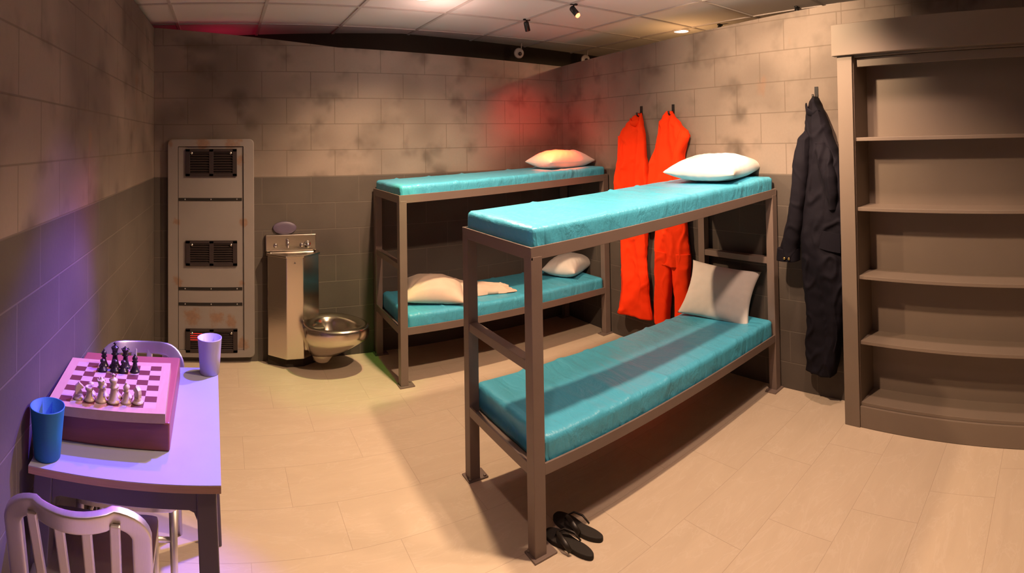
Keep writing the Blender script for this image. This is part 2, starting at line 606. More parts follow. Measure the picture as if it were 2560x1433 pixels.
def wall_poly(name, pts, nrm, thick, mat):
    """vertical wall: pts are front-face corners, extruded along nrm by thick"""
    b = MB()
    n = len(pts)
    vs = [Vector(p) for p in pts] + [Vector(p) + Vector(nrm) * thick for p in pts]
    b._new(vs, [tuple(range(n)), tuple(range(n, 2 * n))[::-1]] + [(i, n + i, n + (i + 1) % n, (i + 1) % n) for i in range(n)])
    return struct(name, b, mat)


wall_poly('wall_back', [(XL, 0, 0), (0, 0, 0), (0, 0, 2.344), (-2.28, 0, 2.40), (XL, 0, 2.547)], (0, 1, 0), 0.06, MAT['wall_back'])
wall_poly('wall_right', [(0, 0.06, 0), (0, -6.2, 0), (0, -6.2, 2.47), (0, -2.98, 2.46), (0, -1.6, 2.405), (0, 0.06, 2.344)], (1, 0, 0), 0.06, MAT['wall_right'])
wall_poly('wall_left', [(XL, 0.06, 0), (XL - 0.16, -6.2, 0), (XL - 0.16, -6.2, 2.53), (XL, 0.06, 2.545)], (-1, 0, 0), 0.06, MAT['wall_left'])
wall_poly('wall_front', [(XL, -6.2, 0), (0.06, -6.2, 0), (0.06, -6.2, 2.55), (XL, -6.2, 2.55)], (0, -1, 0), 0.06, MAT['wall_back'])
# black soffits of the building seen over the tops of the cell walls
wall_poly('wall_soffit_back', [(-5.2, 1.04, 1.9), (-1.58, 0.34, 1.9), (-1.58, 0.34, CEIL), (-5.2, 1.04, CEIL)], (0.2, 1, 0), 0.05, MAT['black'])
wall_poly('wall_soffit_right', [(-1.58, 0.34, 1.9), (3.4, 0.95, 1.9), (3.4, 0.95, CEIL), (-1.58, 0.34, CEIL)], (-0.1, 1, 0), 0.05, MAT['black'])
wall_poly('wall_soffit_left', [(-3.97, -6.2, 1.9), (-3.92, 0.9, 1.9), (-3.92, 0.9, CEIL), (-3.97, -6.2, CEIL)], (-1, 0, 0), 0.05, MAT['black'])
wall_poly('wall_outer_right', [(3.4, 1.0, 0), (3.4, -6.3, 0), (3.4, -6.3, CEIL), (3.4, 1.0, CEIL)], (1, 0, 0), 0.05, MAT['black'])


# ------------------------------------------------------------------ bunk beds
def bunk(name, label, x0, x1, yn, yf, up0, up1, upt, low, lowt, mid_f, mid_h, rz=0.0):
    """x0 foot end, x1 head end; yn near (-y) side, yf far side; up0/up1 top of upper rail at foot / head; rail depth upt"""
    t = thing(name, label, 'bunk bed', ((x0 + x1) / 2, (yn + yf) / 2, 0))
    ox, oy = (x0 + x1) / 2, (yn + yf) / 2
    w = 0.058
    X0, X1, Y0, Y1 = x0 - ox, x1 - ox, yn - oy, yf - oy
    zu = lambda x: up0 + (up1 - up0) * (x - X0) / (X1 - X0)
    st = MAT['steel_paint']
    for (x, y) in ((X0, Y0), (X0, Y1), (X1, Y0), (X1, Y1)):
        sx = 1 if x == X0 else -1; sy = 1 if y == Y0 else -1
        cx, cy = x + sx * w / 2, y + sy * w / 2
        zt = zu(x) - 0.038
        b = MB(); b.box((cx, cy, zt / 2), (w, w, zt), None, 0.003)
        leg = b.build('leg', st, t)
        b = MB(); b.box((cx + sx * 0.016, cy - sy * 0.004, 0.004), (0.115, 0.085, 0.008), None, 0.002)
        for dx in (-0.042, 0.042):
            b.lathe([(0.009, 0.008), (0.009, 0.013), (0.005, 0.016), (0, 0.016)], (cx + sx * 0.016 + dx, cy + sy * 0.026, 0), 8)
        b.build('foot_plate', st, leg)
    # side rails are angle iron: upright flange plus the ledge the mattress lies on
    def rails(zf, dep, nm, e):
        for y, s in ((Y0, 1), (Y1, -1)):
            b = MB()
            p = Vector((X0 + e, y + s * 0.006, zf(X0 + e) - dep / 2)); q = Vector((X1 - e, y + s * 0.006, zf(X1 - e) - dep / 2))
            b.bar(p, q, 0.010, dep, bevel=0.0015)
            b.bar(p + Vector((0, s * 0.024, -dep / 2 + 0.004)), q + Vector((0, s * 0.024, -dep / 2 + 0.004)), 0.04, 0.006, bevel=0.001)
            b.build(nm + '_side_rail', st, t)
        for x, s in ((X0, 1), (X1, -1)):
            b = MB()
            z = zf(x) - dep / 2
            b.bar((x + s * 0.006, Y0 + e, z), (x + s * 0.006, Y1 - e, z), 0.010, dep, bevel=0.0015)
            b.bar((x + s * 0.026, Y0 + w, z - dep / 2 + 0.004), (x + s * 0.026, Y1 - w, z - dep / 2 + 0.004), 0.04, 0.006, bevel=0.001)
            b.build(nm + '_end_rail', st, t)
        b = MB()
        n = 7
        za, zb_ = zf(X0) - dep + 0.010, zf(X1) - dep + 0.010
        b.bar((X0 + 0.03, 0, za), (X1 - 0.03, 0, zb_), Y1 - Y0 - 0.03, 0.005, bevel=0)
        b.build(nm + '_deck', st, t)
    rails(zu, upt, 'upper', 0.0)
    rails(lambda x: low, lowt, 'lower', w)
    for x, s, z in ((X0, 1, mid_f), (X1, -1, mid_h)):
        b = MB()
        b.bar((x + s * 0.03, Y0 + w, z), (x + s * 0.03, Y1 - w, z), 0.05, 0.04, bevel=0.002)
        b.build('cross_rail', st, t)
    return t


NB = dict(x0=-2.005, x1=-0.015, yn=-2.458, yf=-1.79)
FB = dict(x0=-1.985, x1=-0.015, yn=-0.700, yf=-0.025)
NU0, NU1, FU0, FU1 = 1.228, 1.300, 1.290, 1.350
bunk('bunk_bed', 'grey-brown steel bunk bed standing nearest the camera, its foot end post beside the black sandals', NB['x0'], NB['x1'], NB['yn'], NB['yf'], NU0, NU1, 0.052, 0.362, 0.046, 0.745, 0.835)
bunk('bunk_bed', 'grey-brown steel bunk bed against the back wall beside the steel toilet', FB['x0'], FB['x1'], FB['yn'], FB['yf'], FU0, FU1, 0.055, 0.395, 0.050, 0.800, 0.835)


def mattress(label, bed, z0a, z0b, th, seed, creases, group, ins=0.018):
    """vinyl mattress lying on a rail deck, z0 at foot / head; creased cover"""
    x0, x1 = bed['x0'] + ins, bed['x1'] - ins
    y0, y1 = bed['yn'] + 0.018, bed['yf'] - 0.018
    cx, cy = (x0 + x1) / 2, (y0 + y1) / 2
    L, D = (x1 - x0) / 2, (y1 - y0) / 2
    post = 0.060
    rnd = random.Random(seed)
    b = MB()
    NX, NY, NZ = 110, 34, 8

    def pt(u, v, w):
        # rounded box from u,v in -1..1, w in 0..1, soft corners
        x, y, z = u * L, v * D, w * th
        r = 0.022
        ax, ay = max(0, abs(x) - (L - r)), max(0, abs(y) - (D - r))
        az = max(0, z - (th - r))
        q = math.sqrt(ax * ax + ay * ay + az * az)
        if q > r:
            k = r / q
            x = math.copysign(L - r + ax * k, x) if ax > 0 else x
            y = math.copysign(D - r + ay * k, y) if ay > 0 else y
            z = th - r + az * k if az > 0 else z
        top = w >= 0.999
        h = 0.0
        for (cxp, sl, am, wd) in creases:
            dd = (x - cxp - sl * y) / wd
            edge = 0.5 + 0.5 * (abs(y) / D) ** 2
            h += am * edge * math.exp(-dd * dd) * (1 if dd < 0 else 0.7)
        nz = mnoise.noise(Vector((x * 5.0, y * 3.0, seed * 3.1 + z * 4))) * 0.5 + mnoise.noise(Vector((x * 13.0, y * 7.0, seed * 1.7 + z * 9))) * 0.25
        if w > 0.02:
            if top:
                z += h + nz * 0.004
            else:
                s = 0.006 * w
                fold = mnoise.noise(Vector((x * 16.0 + z * 14, y * 16.0, seed + 9.3)))
                if abs(v) > 0.999:
                    y += math.copysign(nz * s + h * 0.8 * w - abs(fold) * 0.004, y)
                if abs(u) > 0.999:
                    x += math.copysign(nz * s * 1.3 - abs(fold) * 0.004, x)
        zz = z + z0a + (z0b - z0a) * (u + 1) / 2
        return Vector((x, y, zz - z0a))

    def grid(fn, n, mm):
        G = [[b.bm.verts.new(fn(i / n, j / mm)) for j in range(mm + 1)] for i in range(n + 1)]
        for i in range(n):
            for j in range(mm):
                f = b.bm.faces.new((G[i][j], G[i + 1][j], G[i + 1][j + 1], G[i][j + 1]))
                f.smooth = True
    grid(lambda a, c: pt(2 * a - 1, 2 * c - 1, 1.0), NX, NY)
    grid(lambda a, c: pt(2 * a - 1, 2 * c - 1, 0.0), NX, NY)
    for sv in (-1, 1):
        grid(lambda a, c: pt(2 * a - 1, sv, c), NX, NZ)
        grid(lambda a, c: pt(sv, 2 * a - 1, c), NY, NZ)
    bmesh.ops.remove_doubles(b.bm, verts=list(b.bm.verts), dist=0.0022)
    o = b.build('mattress', MAT['vinyl'], smooth=True)
    o.location = (cx, cy, z0a)
    return tag(o, label, 'mattress', group)


CR = lambda *xs: [(x, random.uniform(-0.12, 0.12), random.uniform(0.006, 0.012), random.uniform(0.008, 0.020)) for x in xs]
MG = 'teal vinyl mattresses on the bunks'
mattress('teal vinyl mattress on the upper deck of the nearest bunk, under the bright white pillow', NB, NU0 - 0.034, NU1 - 0.034, 0.115, 1, CR(-0.55, 0.05, 0.28, 0.6, 0.86), MG)
mattress('teal vinyl mattress on the lower deck of the nearest bunk, crossed by wide shadows', NB, 0.334, 0.334, 0.126, 2, CR(-0.62, -0.40, -0.16, 0.12, 0.30, 0.52, 0.72), MG, 0.064)
mattress('teal vinyl mattress on the upper deck of the back wall bunk, under the red-lit pillow', FB, FU0 - 0.040, FU1 - 0.040, 0.105, 3, CR(-0.8, -0.5, -0.2, 0.3, 0.6), MG)
mattress('teal vinyl mattress on the lower deck of the back wall bunk, carrying a cream pillowcase', FB, 0.362, 0.362, 0.115, 4, CR(-0.85, -0.62, -0.3, 0.1, 0.45), MG, 0.064)


# ------------------------------------------------------------------ pillows
def pillow(label, loc, rot, L, D, T, mat, seed, group, pinch=0.12, sag=0.0):
    b = MB()
    N = 44

    def pt(u, v, s):
        e = 1.0
        px_ = 1 - pinch * (1 - v * v) ** 1.0 * 0.5
        py_ = 1 - pinch * (1 - u * u) ** 1.0 * 0.9
        x = u * L / 2 * (1 - pinch * 0.6 * (1 - v * v) * abs(u) ** 3)
        y = v * D / 2 * (1 - pinch * (1 - u * u) * abs(v) ** 3)
        h = (max(0, 1 - abs(u) ** 2.6) * max(0, 1 - abs(v) ** 2.6)) ** 0.55
        nz = mnoise.noise(Vector((x * 9, y * 9, seed * 5.3 + s))) * 0.5 + mnoise.noise(Vector((x * 24, y * 24, seed * 2.3 + s))) * 0.25
        rad = math.atan2(v, u)
        edge = (max(abs(u), abs(v))) ** 4
        pucker = math.sin(rad * 22 + seed + 2 * nz) * 0.05 * edge
        z = s * T / 2 * h * (1 + 0.16 * nz + pucker)
        if s < 0:
            z *= 0.72
        z += -sag * (u * u + v * v) * 0.5
        return Vector((x, y, z))
    for s in (1, -1):
        G = [[b.bm.verts.new(pt(2 * i / N - 1, 2 * j / N - 1, s)) for j in range(N + 1)] for i in range(N + 1)]
        for i in range(N):
            for j in range(N):
                f = b.bm.faces.new((G[i][j], G[i + 1][j], G[i + 1][j + 1], G[i][j + 1]))
                f.smooth = True
    bmesh.ops.remove_doubles(b.bm, verts=list(b.bm.verts), dist=0.0008)
    o = b.build('pillow', mat, smooth=True)
    o.location = loc
    o.rotation_euler = rot
    return tag(o, label, 'pillow', group)


PG = 'pillows on the bunks'
pillow('plump white pillow brightly lit on the upper deck of the bunk nearest the camera', (-0.27, -2.125, 1.440), (0.02, -0.03, 0.22), 0.62, 0.52, 0.20, MAT['white_cloth'], 1, PG)
pillow('white pillow glowing orange-red on the upper deck of the back wall bunk', (-0.29, -0.34, 1.462), (0.0, 0.0, 0.05), 0.54, 0.40, 0.20, MAT['white_cloth'], 2, PG)
pillow('grey-white pillow propped against the head end of the lower bunk nearest the camera', (-0.19, -2.07, 0.610), (0.16, -0.95, 0.12), 0.38, 0.54, 0.12, MAT['white_cloth'], 3, PG)
pillow('small white pillow on the lower deck of the back wall bunk, at its head end', (-0.22, -0.34, 0.540), (0.0, 0.0, 0.5), 0.46, 0.34, 0.21, MAT['white_cloth'], 4, PG)


def cased_pillow():
    """plump pillow in a long loose case: one corner points at the aisle, the empty end trails off crumpled to the right"""
    b = MB()
    N = 40
    L, D, T = 0.50, 0.40, 0.20
    Mr = Matrix.Translation((0.24, 0.0, 0.075)) @ Euler((0.06, 0.10, -0.42)).to_matrix().to_4x4()
    for s in (1, -1):
        G = []
        for i in range(N + 1):
            row = []
            for j in range(N + 1):
                u, v = 2 * i / N - 1, 2 * j / N - 1
                x = u * L / 2 * (1 - 0.10 * (1 - v * v) * abs(u) ** 3)
                y = v * D / 2 * (1 - 0.16 * (1 - u * u) * abs(v) ** 3)
                h = (max(0, 1 - abs(u) ** 2.4) * max(0, 1 - abs(v) ** 2.4)) ** 0.6
                nz = mnoise.noise(Vector((x * 8, y * 8, 21.3 + s))) + 0.4 * mnoise.noise(Vector((x * 20, y * 20, 3.3 + s)))
                # pleats running in from the near corner
                d = math.hypot(u + 0.9, v + 0.9)
                pl = math.sin(math.atan2(v + 0.9, u + 0.9) * 15 + nz) * 0.10 * math.exp(-d * 0.9)
                z = s * T / 2 * h * (1 + 0.12 * nz + pl) * (1 if s > 0 else 0.75)
                drop = 0.055 * max(0.0, -(u + v) / 2) ** 2 + 0.045 * max(0.0, (u - v) / 2) ** 3 * 0.3
                p = Mr @ Vector((x, y, z - drop))
                row.append(b.bm.verts.new((p.x, p.y, max(p.z, 0.004 if s > 0 else 0.001))))
            G.append(row)
        for i in range(N):
            for j in range(N):
                f = b.bm.faces.new((G[i][j], G[i + 1][j], G[i + 1][j + 1], G[i][j + 1])); f.smooth = True
    # empty end of the case
    NX, NV = 56, 26
    for s in (1, -1):
        G = []
        for i in range(NX + 1):
            a = i / NX
            row = []
            for j in range(NV + 1):
                v = 2 * j / NV - 1
                x = 0.30 + a * 0.60 + 0.02 * math.sin(v * 5) * a
                hw = 0.150 - 0.070 * min(1, a * 1.7) + 0.035 * max(0, a - 0.75) * 4 * 0.6
                yc = 0.0 + 0.03 * math.sin(a * 5.0) - 0.02 * a
                nz = mnoise.noise(Vector((x * 8, v * 2.4, 7.7 + s)))
                fold = (1 - abs(math.sin(v * 4.2 + x * 3.0 + 1.6 * nz)) * 1.5)
                hgt = (0.090 * (1 - a) ** 1.5 + 0.040) * max(0, 1 - abs(v) ** 3) ** 0.6
                z = (hgt * (1 + 0.3 * nz) + 0.016 * fold * max(0, 1 - v * v)) if s > 0 else 0.002
                if a > 0.85 and s > 0:
                    z = z * (1 - 0.45 * (a - 0.85) / 0.15) + 0.006
                y = yc + v * hw * (1 + 0.10 * nz)
                row.append(b.bm.verts.new((x, y, max(z, 0.003))))
            G.append(row)
        for i in range(NX):
            for j in range(NV):
                f = b.bm.faces.new((G[i][j], G[i + 1][j], G[i + 1][j + 1], G[i][j + 1])); f.smooth = True
    bmesh.ops.remove_doubles(b.bm, verts=list(b.bm.verts), dist=0.0012)
    o = b.build('pillow', MAT['beige_cloth'], smooth=True)
    o.location = (-1.84, -0.42, 0.478)
    tag(o, 'cream pillow in a long crumpled case on the lower back wall bunk', 'pillow', PG)


cased_pillow()


# ------------------------------------------------------------------ garments on hooks
def interp(keys, z):
    ks = keys
    if z >= ks[0][0]: return ks[0][1:]
    if z <= ks[-1][0]: return ks[-1][1:]
    for a, c in zip(ks, ks[1:]):
        if a[0] >= z >= c[0]:
            f = (a[0] - z) / (a[0] - c[0])
            f = f * f * (3 - 2 * f) * 0.6 + f * 0.4
            return tuple(p + (q - p) * f for p, q in zip(a[1:], c[1:]))


def garment_tube(b, keys, seed, amp=0.012, freq=26, nz_rows=70, n=56, slant=0.5, pin=None):
    """keys: (z, y_left, y_right, x_front, x_back) top to bottom. Wall lies at x = 0, cloth in front of it (-x).
    Folds run out from the point the garment hangs by, then fall straight; creases cross them."""
    rings = []
    z0, z1 = keys[0][0], keys[-1][0]
    pin = pin or ((keys[0][1] + keys[0][2]) / 2, z0 + 0.10)
    n = max(n, 72)
    nz_rows = int(nz_rows * 1.5)
    for i in range(nz_rows + 1):
        z = z0 + (z1 - z0) * i / nz_rows
        yl, yr, xf, xb = interp(keys, z)
        yc, hw = (yl + yr) / 2, abs(yl - yr) / 2
        xc, hd = (xf + xb) / 2, abs(xb - xf) / 2
        drop = pin[1] - z
        ring = []
        for k in range(n):
            a = 2 * PI * k / n
            c_, s_ = math.cos(a), math.sin(a)
            y = yc + hw * math.copysign(abs(c_) ** 0.75, c_)
            x = xc + hd * math.copysign(abs(s_) ** 0.75, s_)
            # position across the fan of folds
            phi = (y - pin[0]) / (0.16 + 0.42 * min(drop, 0.9))
            w = mnoise.noise(Vector((y * 2.2, z * 1.5, seed)))
            r1 = 1 - abs(math.sin(phi * freq * 0.13 + 1.7 * w + seed)) * 1.6
            r2 = 1 - abs(math.sin(phi * freq * 0.29 + 2.6 * w + seed * 2.1 + slant * z)) * 1.6
            big = mnoise.noise(Vector((y * 6.0, z * 1.6, seed + 3)))
            q = mnoise.noise(Vector((y * 8 + z * 2.5, z * 3.6 - y * 4, seed + 13)))
            crease = max(0.0, 1 - abs(q) * 9.0)
            fine = mnoise.noise(Vector((y * 14, z * 18, seed + 7)))
            f = 0.85 * r1 + 0.45 * r2 + 0.45 * big + 0.40 * crease + 0.18 * fine
            x += -f * amp * (1 if s_ < 0 else 0.15)
            y += 0.45 * amp * (mnoise.noise(Vector((math.cos(a), z * 7, seed + 5))) + 0.5 * mnoise.noise(Vector((math.cos(a), z * 19, seed + 6))))
            ring.append((min(x, -0.004), y, z))
        rings.append(ring)
    b.loft(rings, True, True, True)


def hook(label, y, z, group):
    t = thing('wall_hook', label, 'hook', (0, y, z), 0, group)
    b = MB(); b.box((-0.004, 0, 0.0), (0.008, 0.026, 0.120), None, 0.002); b.build('back_plate', MAT['hook'], t)
    b = MB(); b.tube([(-0.006, 0, -0.015), (-0.035, 0, -0.025), (-0.055, 0, -0.015), (-0.062, 0, 0.008)], [0.007, 0.007, 0.007, 0.008], 8)
    b.build('prong', MAT['hook'], t)
    return t


HG = 'black coat hooks on the right wall'
hook('black coat hook over the orange coverall nearest the back corner', -1.135, 1.845, HG)
hook('black coat hook over the orange coverall nearer the front bunk', -1.500, 1.840, HG)
hook('black coat hook over the navy coverall beside the empty bookcase', -2.782, 1.890, HG)

# coverall hanging furthest back
t = thing('coverall', 'orange coverall hanging on the wall hook furthest back, its leg in one straight fall', 'coverall', (0, 0, 0), 0, 'orange coveralls on hooks')
b = MB()
garment_tube(b, [(1.850, -1.105, -1.150, -0.035, -0.012), (1.82, -1.070, -1.165, -0.06, -0.010), (1.76, -1.010, -1.190, -0.085, -0.010), (1.70, -0.940, -1.215, -0.10, -0.008), (1.675, -0.918, -1.222, -0.105, -0.008), (1.63, -0.945, -1.225, -0.11, -0.008),
                 (1.50, -0.955, -1.240, -0.12, -0.008), (1.38, -0.925, -1.280, -0.125, -0.008), (1.20, -0.905, -1.300, -0.125, -0.008), (1.02, -0.92, -1.270, -0.115, -0.008), (0.86, -0.935, -1.235, -0.11, -0.008),
                 (0.70, -0.945, -1.205, -0.105, -0.008), (0.45, -0.925, -1.235, -0.105, -0.008), (0.24, -0.890, -1.270, -0.11, -0.008)], 1.3, 0.027, 26, 90, 90, pin=(-1.135, 1.90))
b.build('body', MAT['orange'], t)
b = MB()
garment_tube(b, [(1.67, -0.925, -1.00, -0.10, -0.05), (1.5, -0.940, -1.03, -0.145, -0.05), (1.3, -0.915, -1.01, -0.155, -0.06), (1.10, -0.905, -1.0, -0.15, -0.06), (0.98, -0.915, -1.0, -0.145, -0.06)], 5.1, 0.012, 40, 50, 60)
b.build('sleeve', MAT['orange'], t)
b = MB(); b.tube([(-0.065, -1.060, 1.800), (-0.085, -1.085, 1.770), (-0.085, -1.13, 1.760), (-0.065, -1.165, 1.785)], [0.010, 0.014, 0.014, 0.010], 8, flat=(1.8, 0.6)); b.build('collar', MAT['orange'], t)

t = thing('coverall', 'orange coverall on the wall hook nearer the front bunk, its two legs hanging apart', 'coverall', (0, 0, 0), 0, 'orange coveralls on hooks')
b = MB()
garment_tube(b, [(1.850, -1.455, -1.505, -0.035, -0.012), (1.81, -1.430, -1.540, -0.07, -0.010), (1.75, -1.410, -1.610, -0.095, -0.008), (1.69, -1.395, -1.690, -0.105, -0.008), (1.66, -1.390, -1.710, -0.11, -0.008), (1.61, -1.382, -1.680, -0.115, -0.008),
                 (1.50, -1.355, -1.650, -0.12, -0.008), (1.38, -1.325, -1.660, -0.125, -0.008), (1.20, -1.315, -1.665, -0.13, -0.008), (1.02, -1.340, -1.665, -0.125, -0.008), (0.80, -1.335, -1.690, -0.12, -0.008), (0.70, -1.335, -1.69, -0.115, -0.008)], 2.7, 0.027, 25, 90, 90, pin=(-1.485, 1.90))
garment_tube(b, [(0.80, -1.335, -1.515, -0.125, -0.010), (0.60, -1.325, -1.500, -0.115, -0.010), (0.40, -1.312, -1.475, -0.11, -0.010), (0.24, -1.305, -1.455, -0.11, -0.010)], 4.2, 0.014, 44, 50, 60, pin=(-1.42, 1.5))
garment_tube(b, [(0.80, -1.51, -1.690, -0.115, -0.010), (0.60, -1.530, -1.680, -0.11, -0.010), (0.45, -1.548, -1.685, -0.105, -0.010), (0.30, -1.548, -1.700, -0.105, -0.010)], 6.4, 0.014, 44, 50, 60, pin=(-1.6, 1.5))
b.build('body', MAT['orange'], t)
b = MB()
garment_tube(b, [(1.57, -1.37, -1.44, -0.11, -0.05), (1.45, -1.332, -1.43, -0.15, -0.05), (1.30, -1.315, -1.42, -0.155, -0.06), (1.12, -1.318, -1.41, -0.155, -0.06), (1.0, -1.322, -1.40, -0.15, -0.06)], 7.7, 0.012, 40, 50, 60)
b.build('sleeve', MAT['orange'], t)
b = MB()
garment_tube(b, [(1.70, -1.62, -1.70, -0.10, -0.04), (1.65, -1.615, -1.715, -0.12, -0.04), (1.52, -1.575, -1.66, -0.13, -0.05), (1.40, -1.57, -1.665, -0.135, -0.05), (1.26, -1.58, -1.66, -0.13, -0.05)], 8.8, 0.010, 40, 40, 50)
b.build('sleeve', MAT['orange'], t)

# navy coverall
t = thing('coverall', 'navy blue coverall with snapped cuffs hanging between the bunks and the empty bookcase', 'coverall', (0, 0, 0), 0)
b = MB()
garment_tube(b, [(1.885, -2.765, -2.800, -0.04, -0.012), (1.85, -2.745, -2.825, -0.08, -0.010), (1.78, -2.730, -2.865, -0.11, -0.008), (1.66, -2.720, -2.915, -0.13, -0.008), (1.55, -2.720, -2.960, -0.145, -0.008),
                 (1.44, -2.715, -3.010, -0.155, -0.008), (1.28, -2.700, -3.030, -0.155, -0.008), (1.10, -2.690, -3.040, -0.155, -0.008), (0.92, -2.690, -3.045, -0.155, -0.008), (0.76, -2.700, -3.040, -0.15, -0.008),
                 (0.60, -2.705, -3.010, -0.14, -0.008), (0.40, -2.700, -2.965, -0.13, -0.008), (0.19, -2.690, -2.915, -0.125, -0.008)], 3.9, 0.036, 20, 110, 120, slant=0.9, pin=(-2.785, 1.93))
b.build('body', MAT['navy'], t)
b = MB()
garment_tube(b, [(1.68, -2.728, -2.80, -0.10, -0.05), (1.62, -2.695, -2.79, -0.155, -0.05), (1.48, -2.670, -2.780, -0.185, -0.05), (1.30, -2.650, -2.765, -0.195, -0.06), (1.14, -2.615, -2.735, -0.195, -0.06),
                 (1.02, -2.580, -2.705, -0.19, -0.06), (0.96, -2.555, -2.685, -0.185, -0.07), (0.89, -2.540, -2.675, -0.18, -0.07)], 9.2, 0.015, 34, 70, 70, pin=(-2.76, 1.9))
sl = b.build('sleeve', MAT['navy'], t)
b = MB()
garment_tube(b, [(0.945, -2.535, -2.684, -0.190, -0.062), (0.87, -2.528, -2.682, -0.190, -0.062)], 2.2, 0.003, 20, 10, 40)
cf = b.build('cuff', MAT['navy'], t)
for yy in (-2.612, -2.646):
    b = MB(); b.lathe([(0.009, 0), (0.009, 0.004), (0.006, 0.007), (0, 0.007)], (-0.192, yy, 0.893), 12, Euler((0, -PI / 2, 0)).to_matrix()); b.build('snap', MAT['brass'], cf)
b = MB()
garment_tube(b, [(1.60, -2.83, -2.92, -0.15, -0.09), (1.50, -2.86, -2.955, -0.20, -0.10), (1.40, -2.885, -2.985, -0.215, -0.11), (1.30, -2.91, -2.995, -0.205, -0.11), (1.20, -2.93, -2.985, -0.18, -0.11)], 11.2, 0.020, 40, 50, 60)
b.build('sleeve', MAT['navy'], t)
b = MB(); b.tube([(-0.085, -2.742, 1.835), (-0.115, -2.765, 1.795), (-0.118, -2.812, 1.770), (-0.10, -2.85, 1.790)], [0.010, 0.015, 0.015, 0.010], 8, flat=(1.8, 0.6)); b.build('collar', MAT['navy'], t)
b = MB()
b.loft([[(-0.178 - 0.010 * math.sin(PI * i / 8), -2.86 - 0.15 * i / 8, z - 0.02 * i / 8) for i in range(9)] + [(-0.170 - 0.010 * math.sin(PI * i / 8), -2.86 - 0.15 * i / 8, z - 0.02 * i / 8) for i in range(8, -1, -1)] for z in (1.08, 1.02, 0.97)], True, True, False)
b.build('pocket', MAT['navy'], t)


# ------------------------------------------------------------------ bookcase
def bookcase():
    t = thing('bookcase', 'tall taupe painted bookcase with empty shelves against the right wall', 'bookcase', (-0.262, -3.052, 0), -0.055)
    cm = MAT['case']
    R = -1.62            # far right end, local y
    D = 0.205            # depth behind the front edge
    # local: +x towards the wall, y negative along the wall
    b = MB(); b.box((0.009, -0.050, 1.045), (0.018, 0.100, 2.09), None, 0.002); b.build('face_trim', cm, t)
    b = MB(); b.box((0.009, R + 0.05, 1.045), (0.018, 0.100, 2.09), None, 0.002); b.build('face_trim', cm, t)
    b = MB(); b.box((D / 2 + 0.018, -0.094, 1.10), (D, 0.020, 2.19), None, 0.001); b.build('side_panel', cm, t)
    b = MB(); b.box((D / 2 + 0.018, R + 0.094, 1.10), (D, 0.020, 2.19), None, 0.001); b.build('side_panel', cm, t)
    b = MB(); b.box((D + 0.010, R / 2, 1.12), (0.012, abs(R) - 0.2, 2.22), None, 0.0); b.build('back_panel', cm, t)
    b = MB(); b.box((0.0, R / 2, 2.180), (0.050, abs(R) + 0.05, 0.178), None, 0.003)
    b.build('cornice', cm, t)
    b = MB(); b.box((0.055, R / 2, 2.052), (0.020, abs(R) - 0.206, 0.050), None, 0.002); b.build('top_rail', cm, t)
    b = MB(); b.box((D / 2 + 0.02, R / 2, 2.088), (D, abs(R) - 0.21, 0.018), None, 0.002); b.build('top_panel', cm, t)
    for z in (1.625, 1.230, 0.845, 0.478):
        b = MB(); b.box((D / 2 + 0.026, R / 2, z - 0.009), (D - 0.004, abs(R) - 0.208, 0.020), None, 0.002); b.build('shelf', cm, t)
    b = MB(); b.box((D / 2 + 0.018, R / 2, 0.128), (D - 0.004, abs(R) - 0.208, 0.020), None, 0.002); b.build('shelf', cm, t)
    b = MB(); b.box((0.014, R / 2, 0.060), (0.016, abs(R) - 0.202, 0.116), None, 0.002); b.build('kick_board', cm, t)


bookcase()


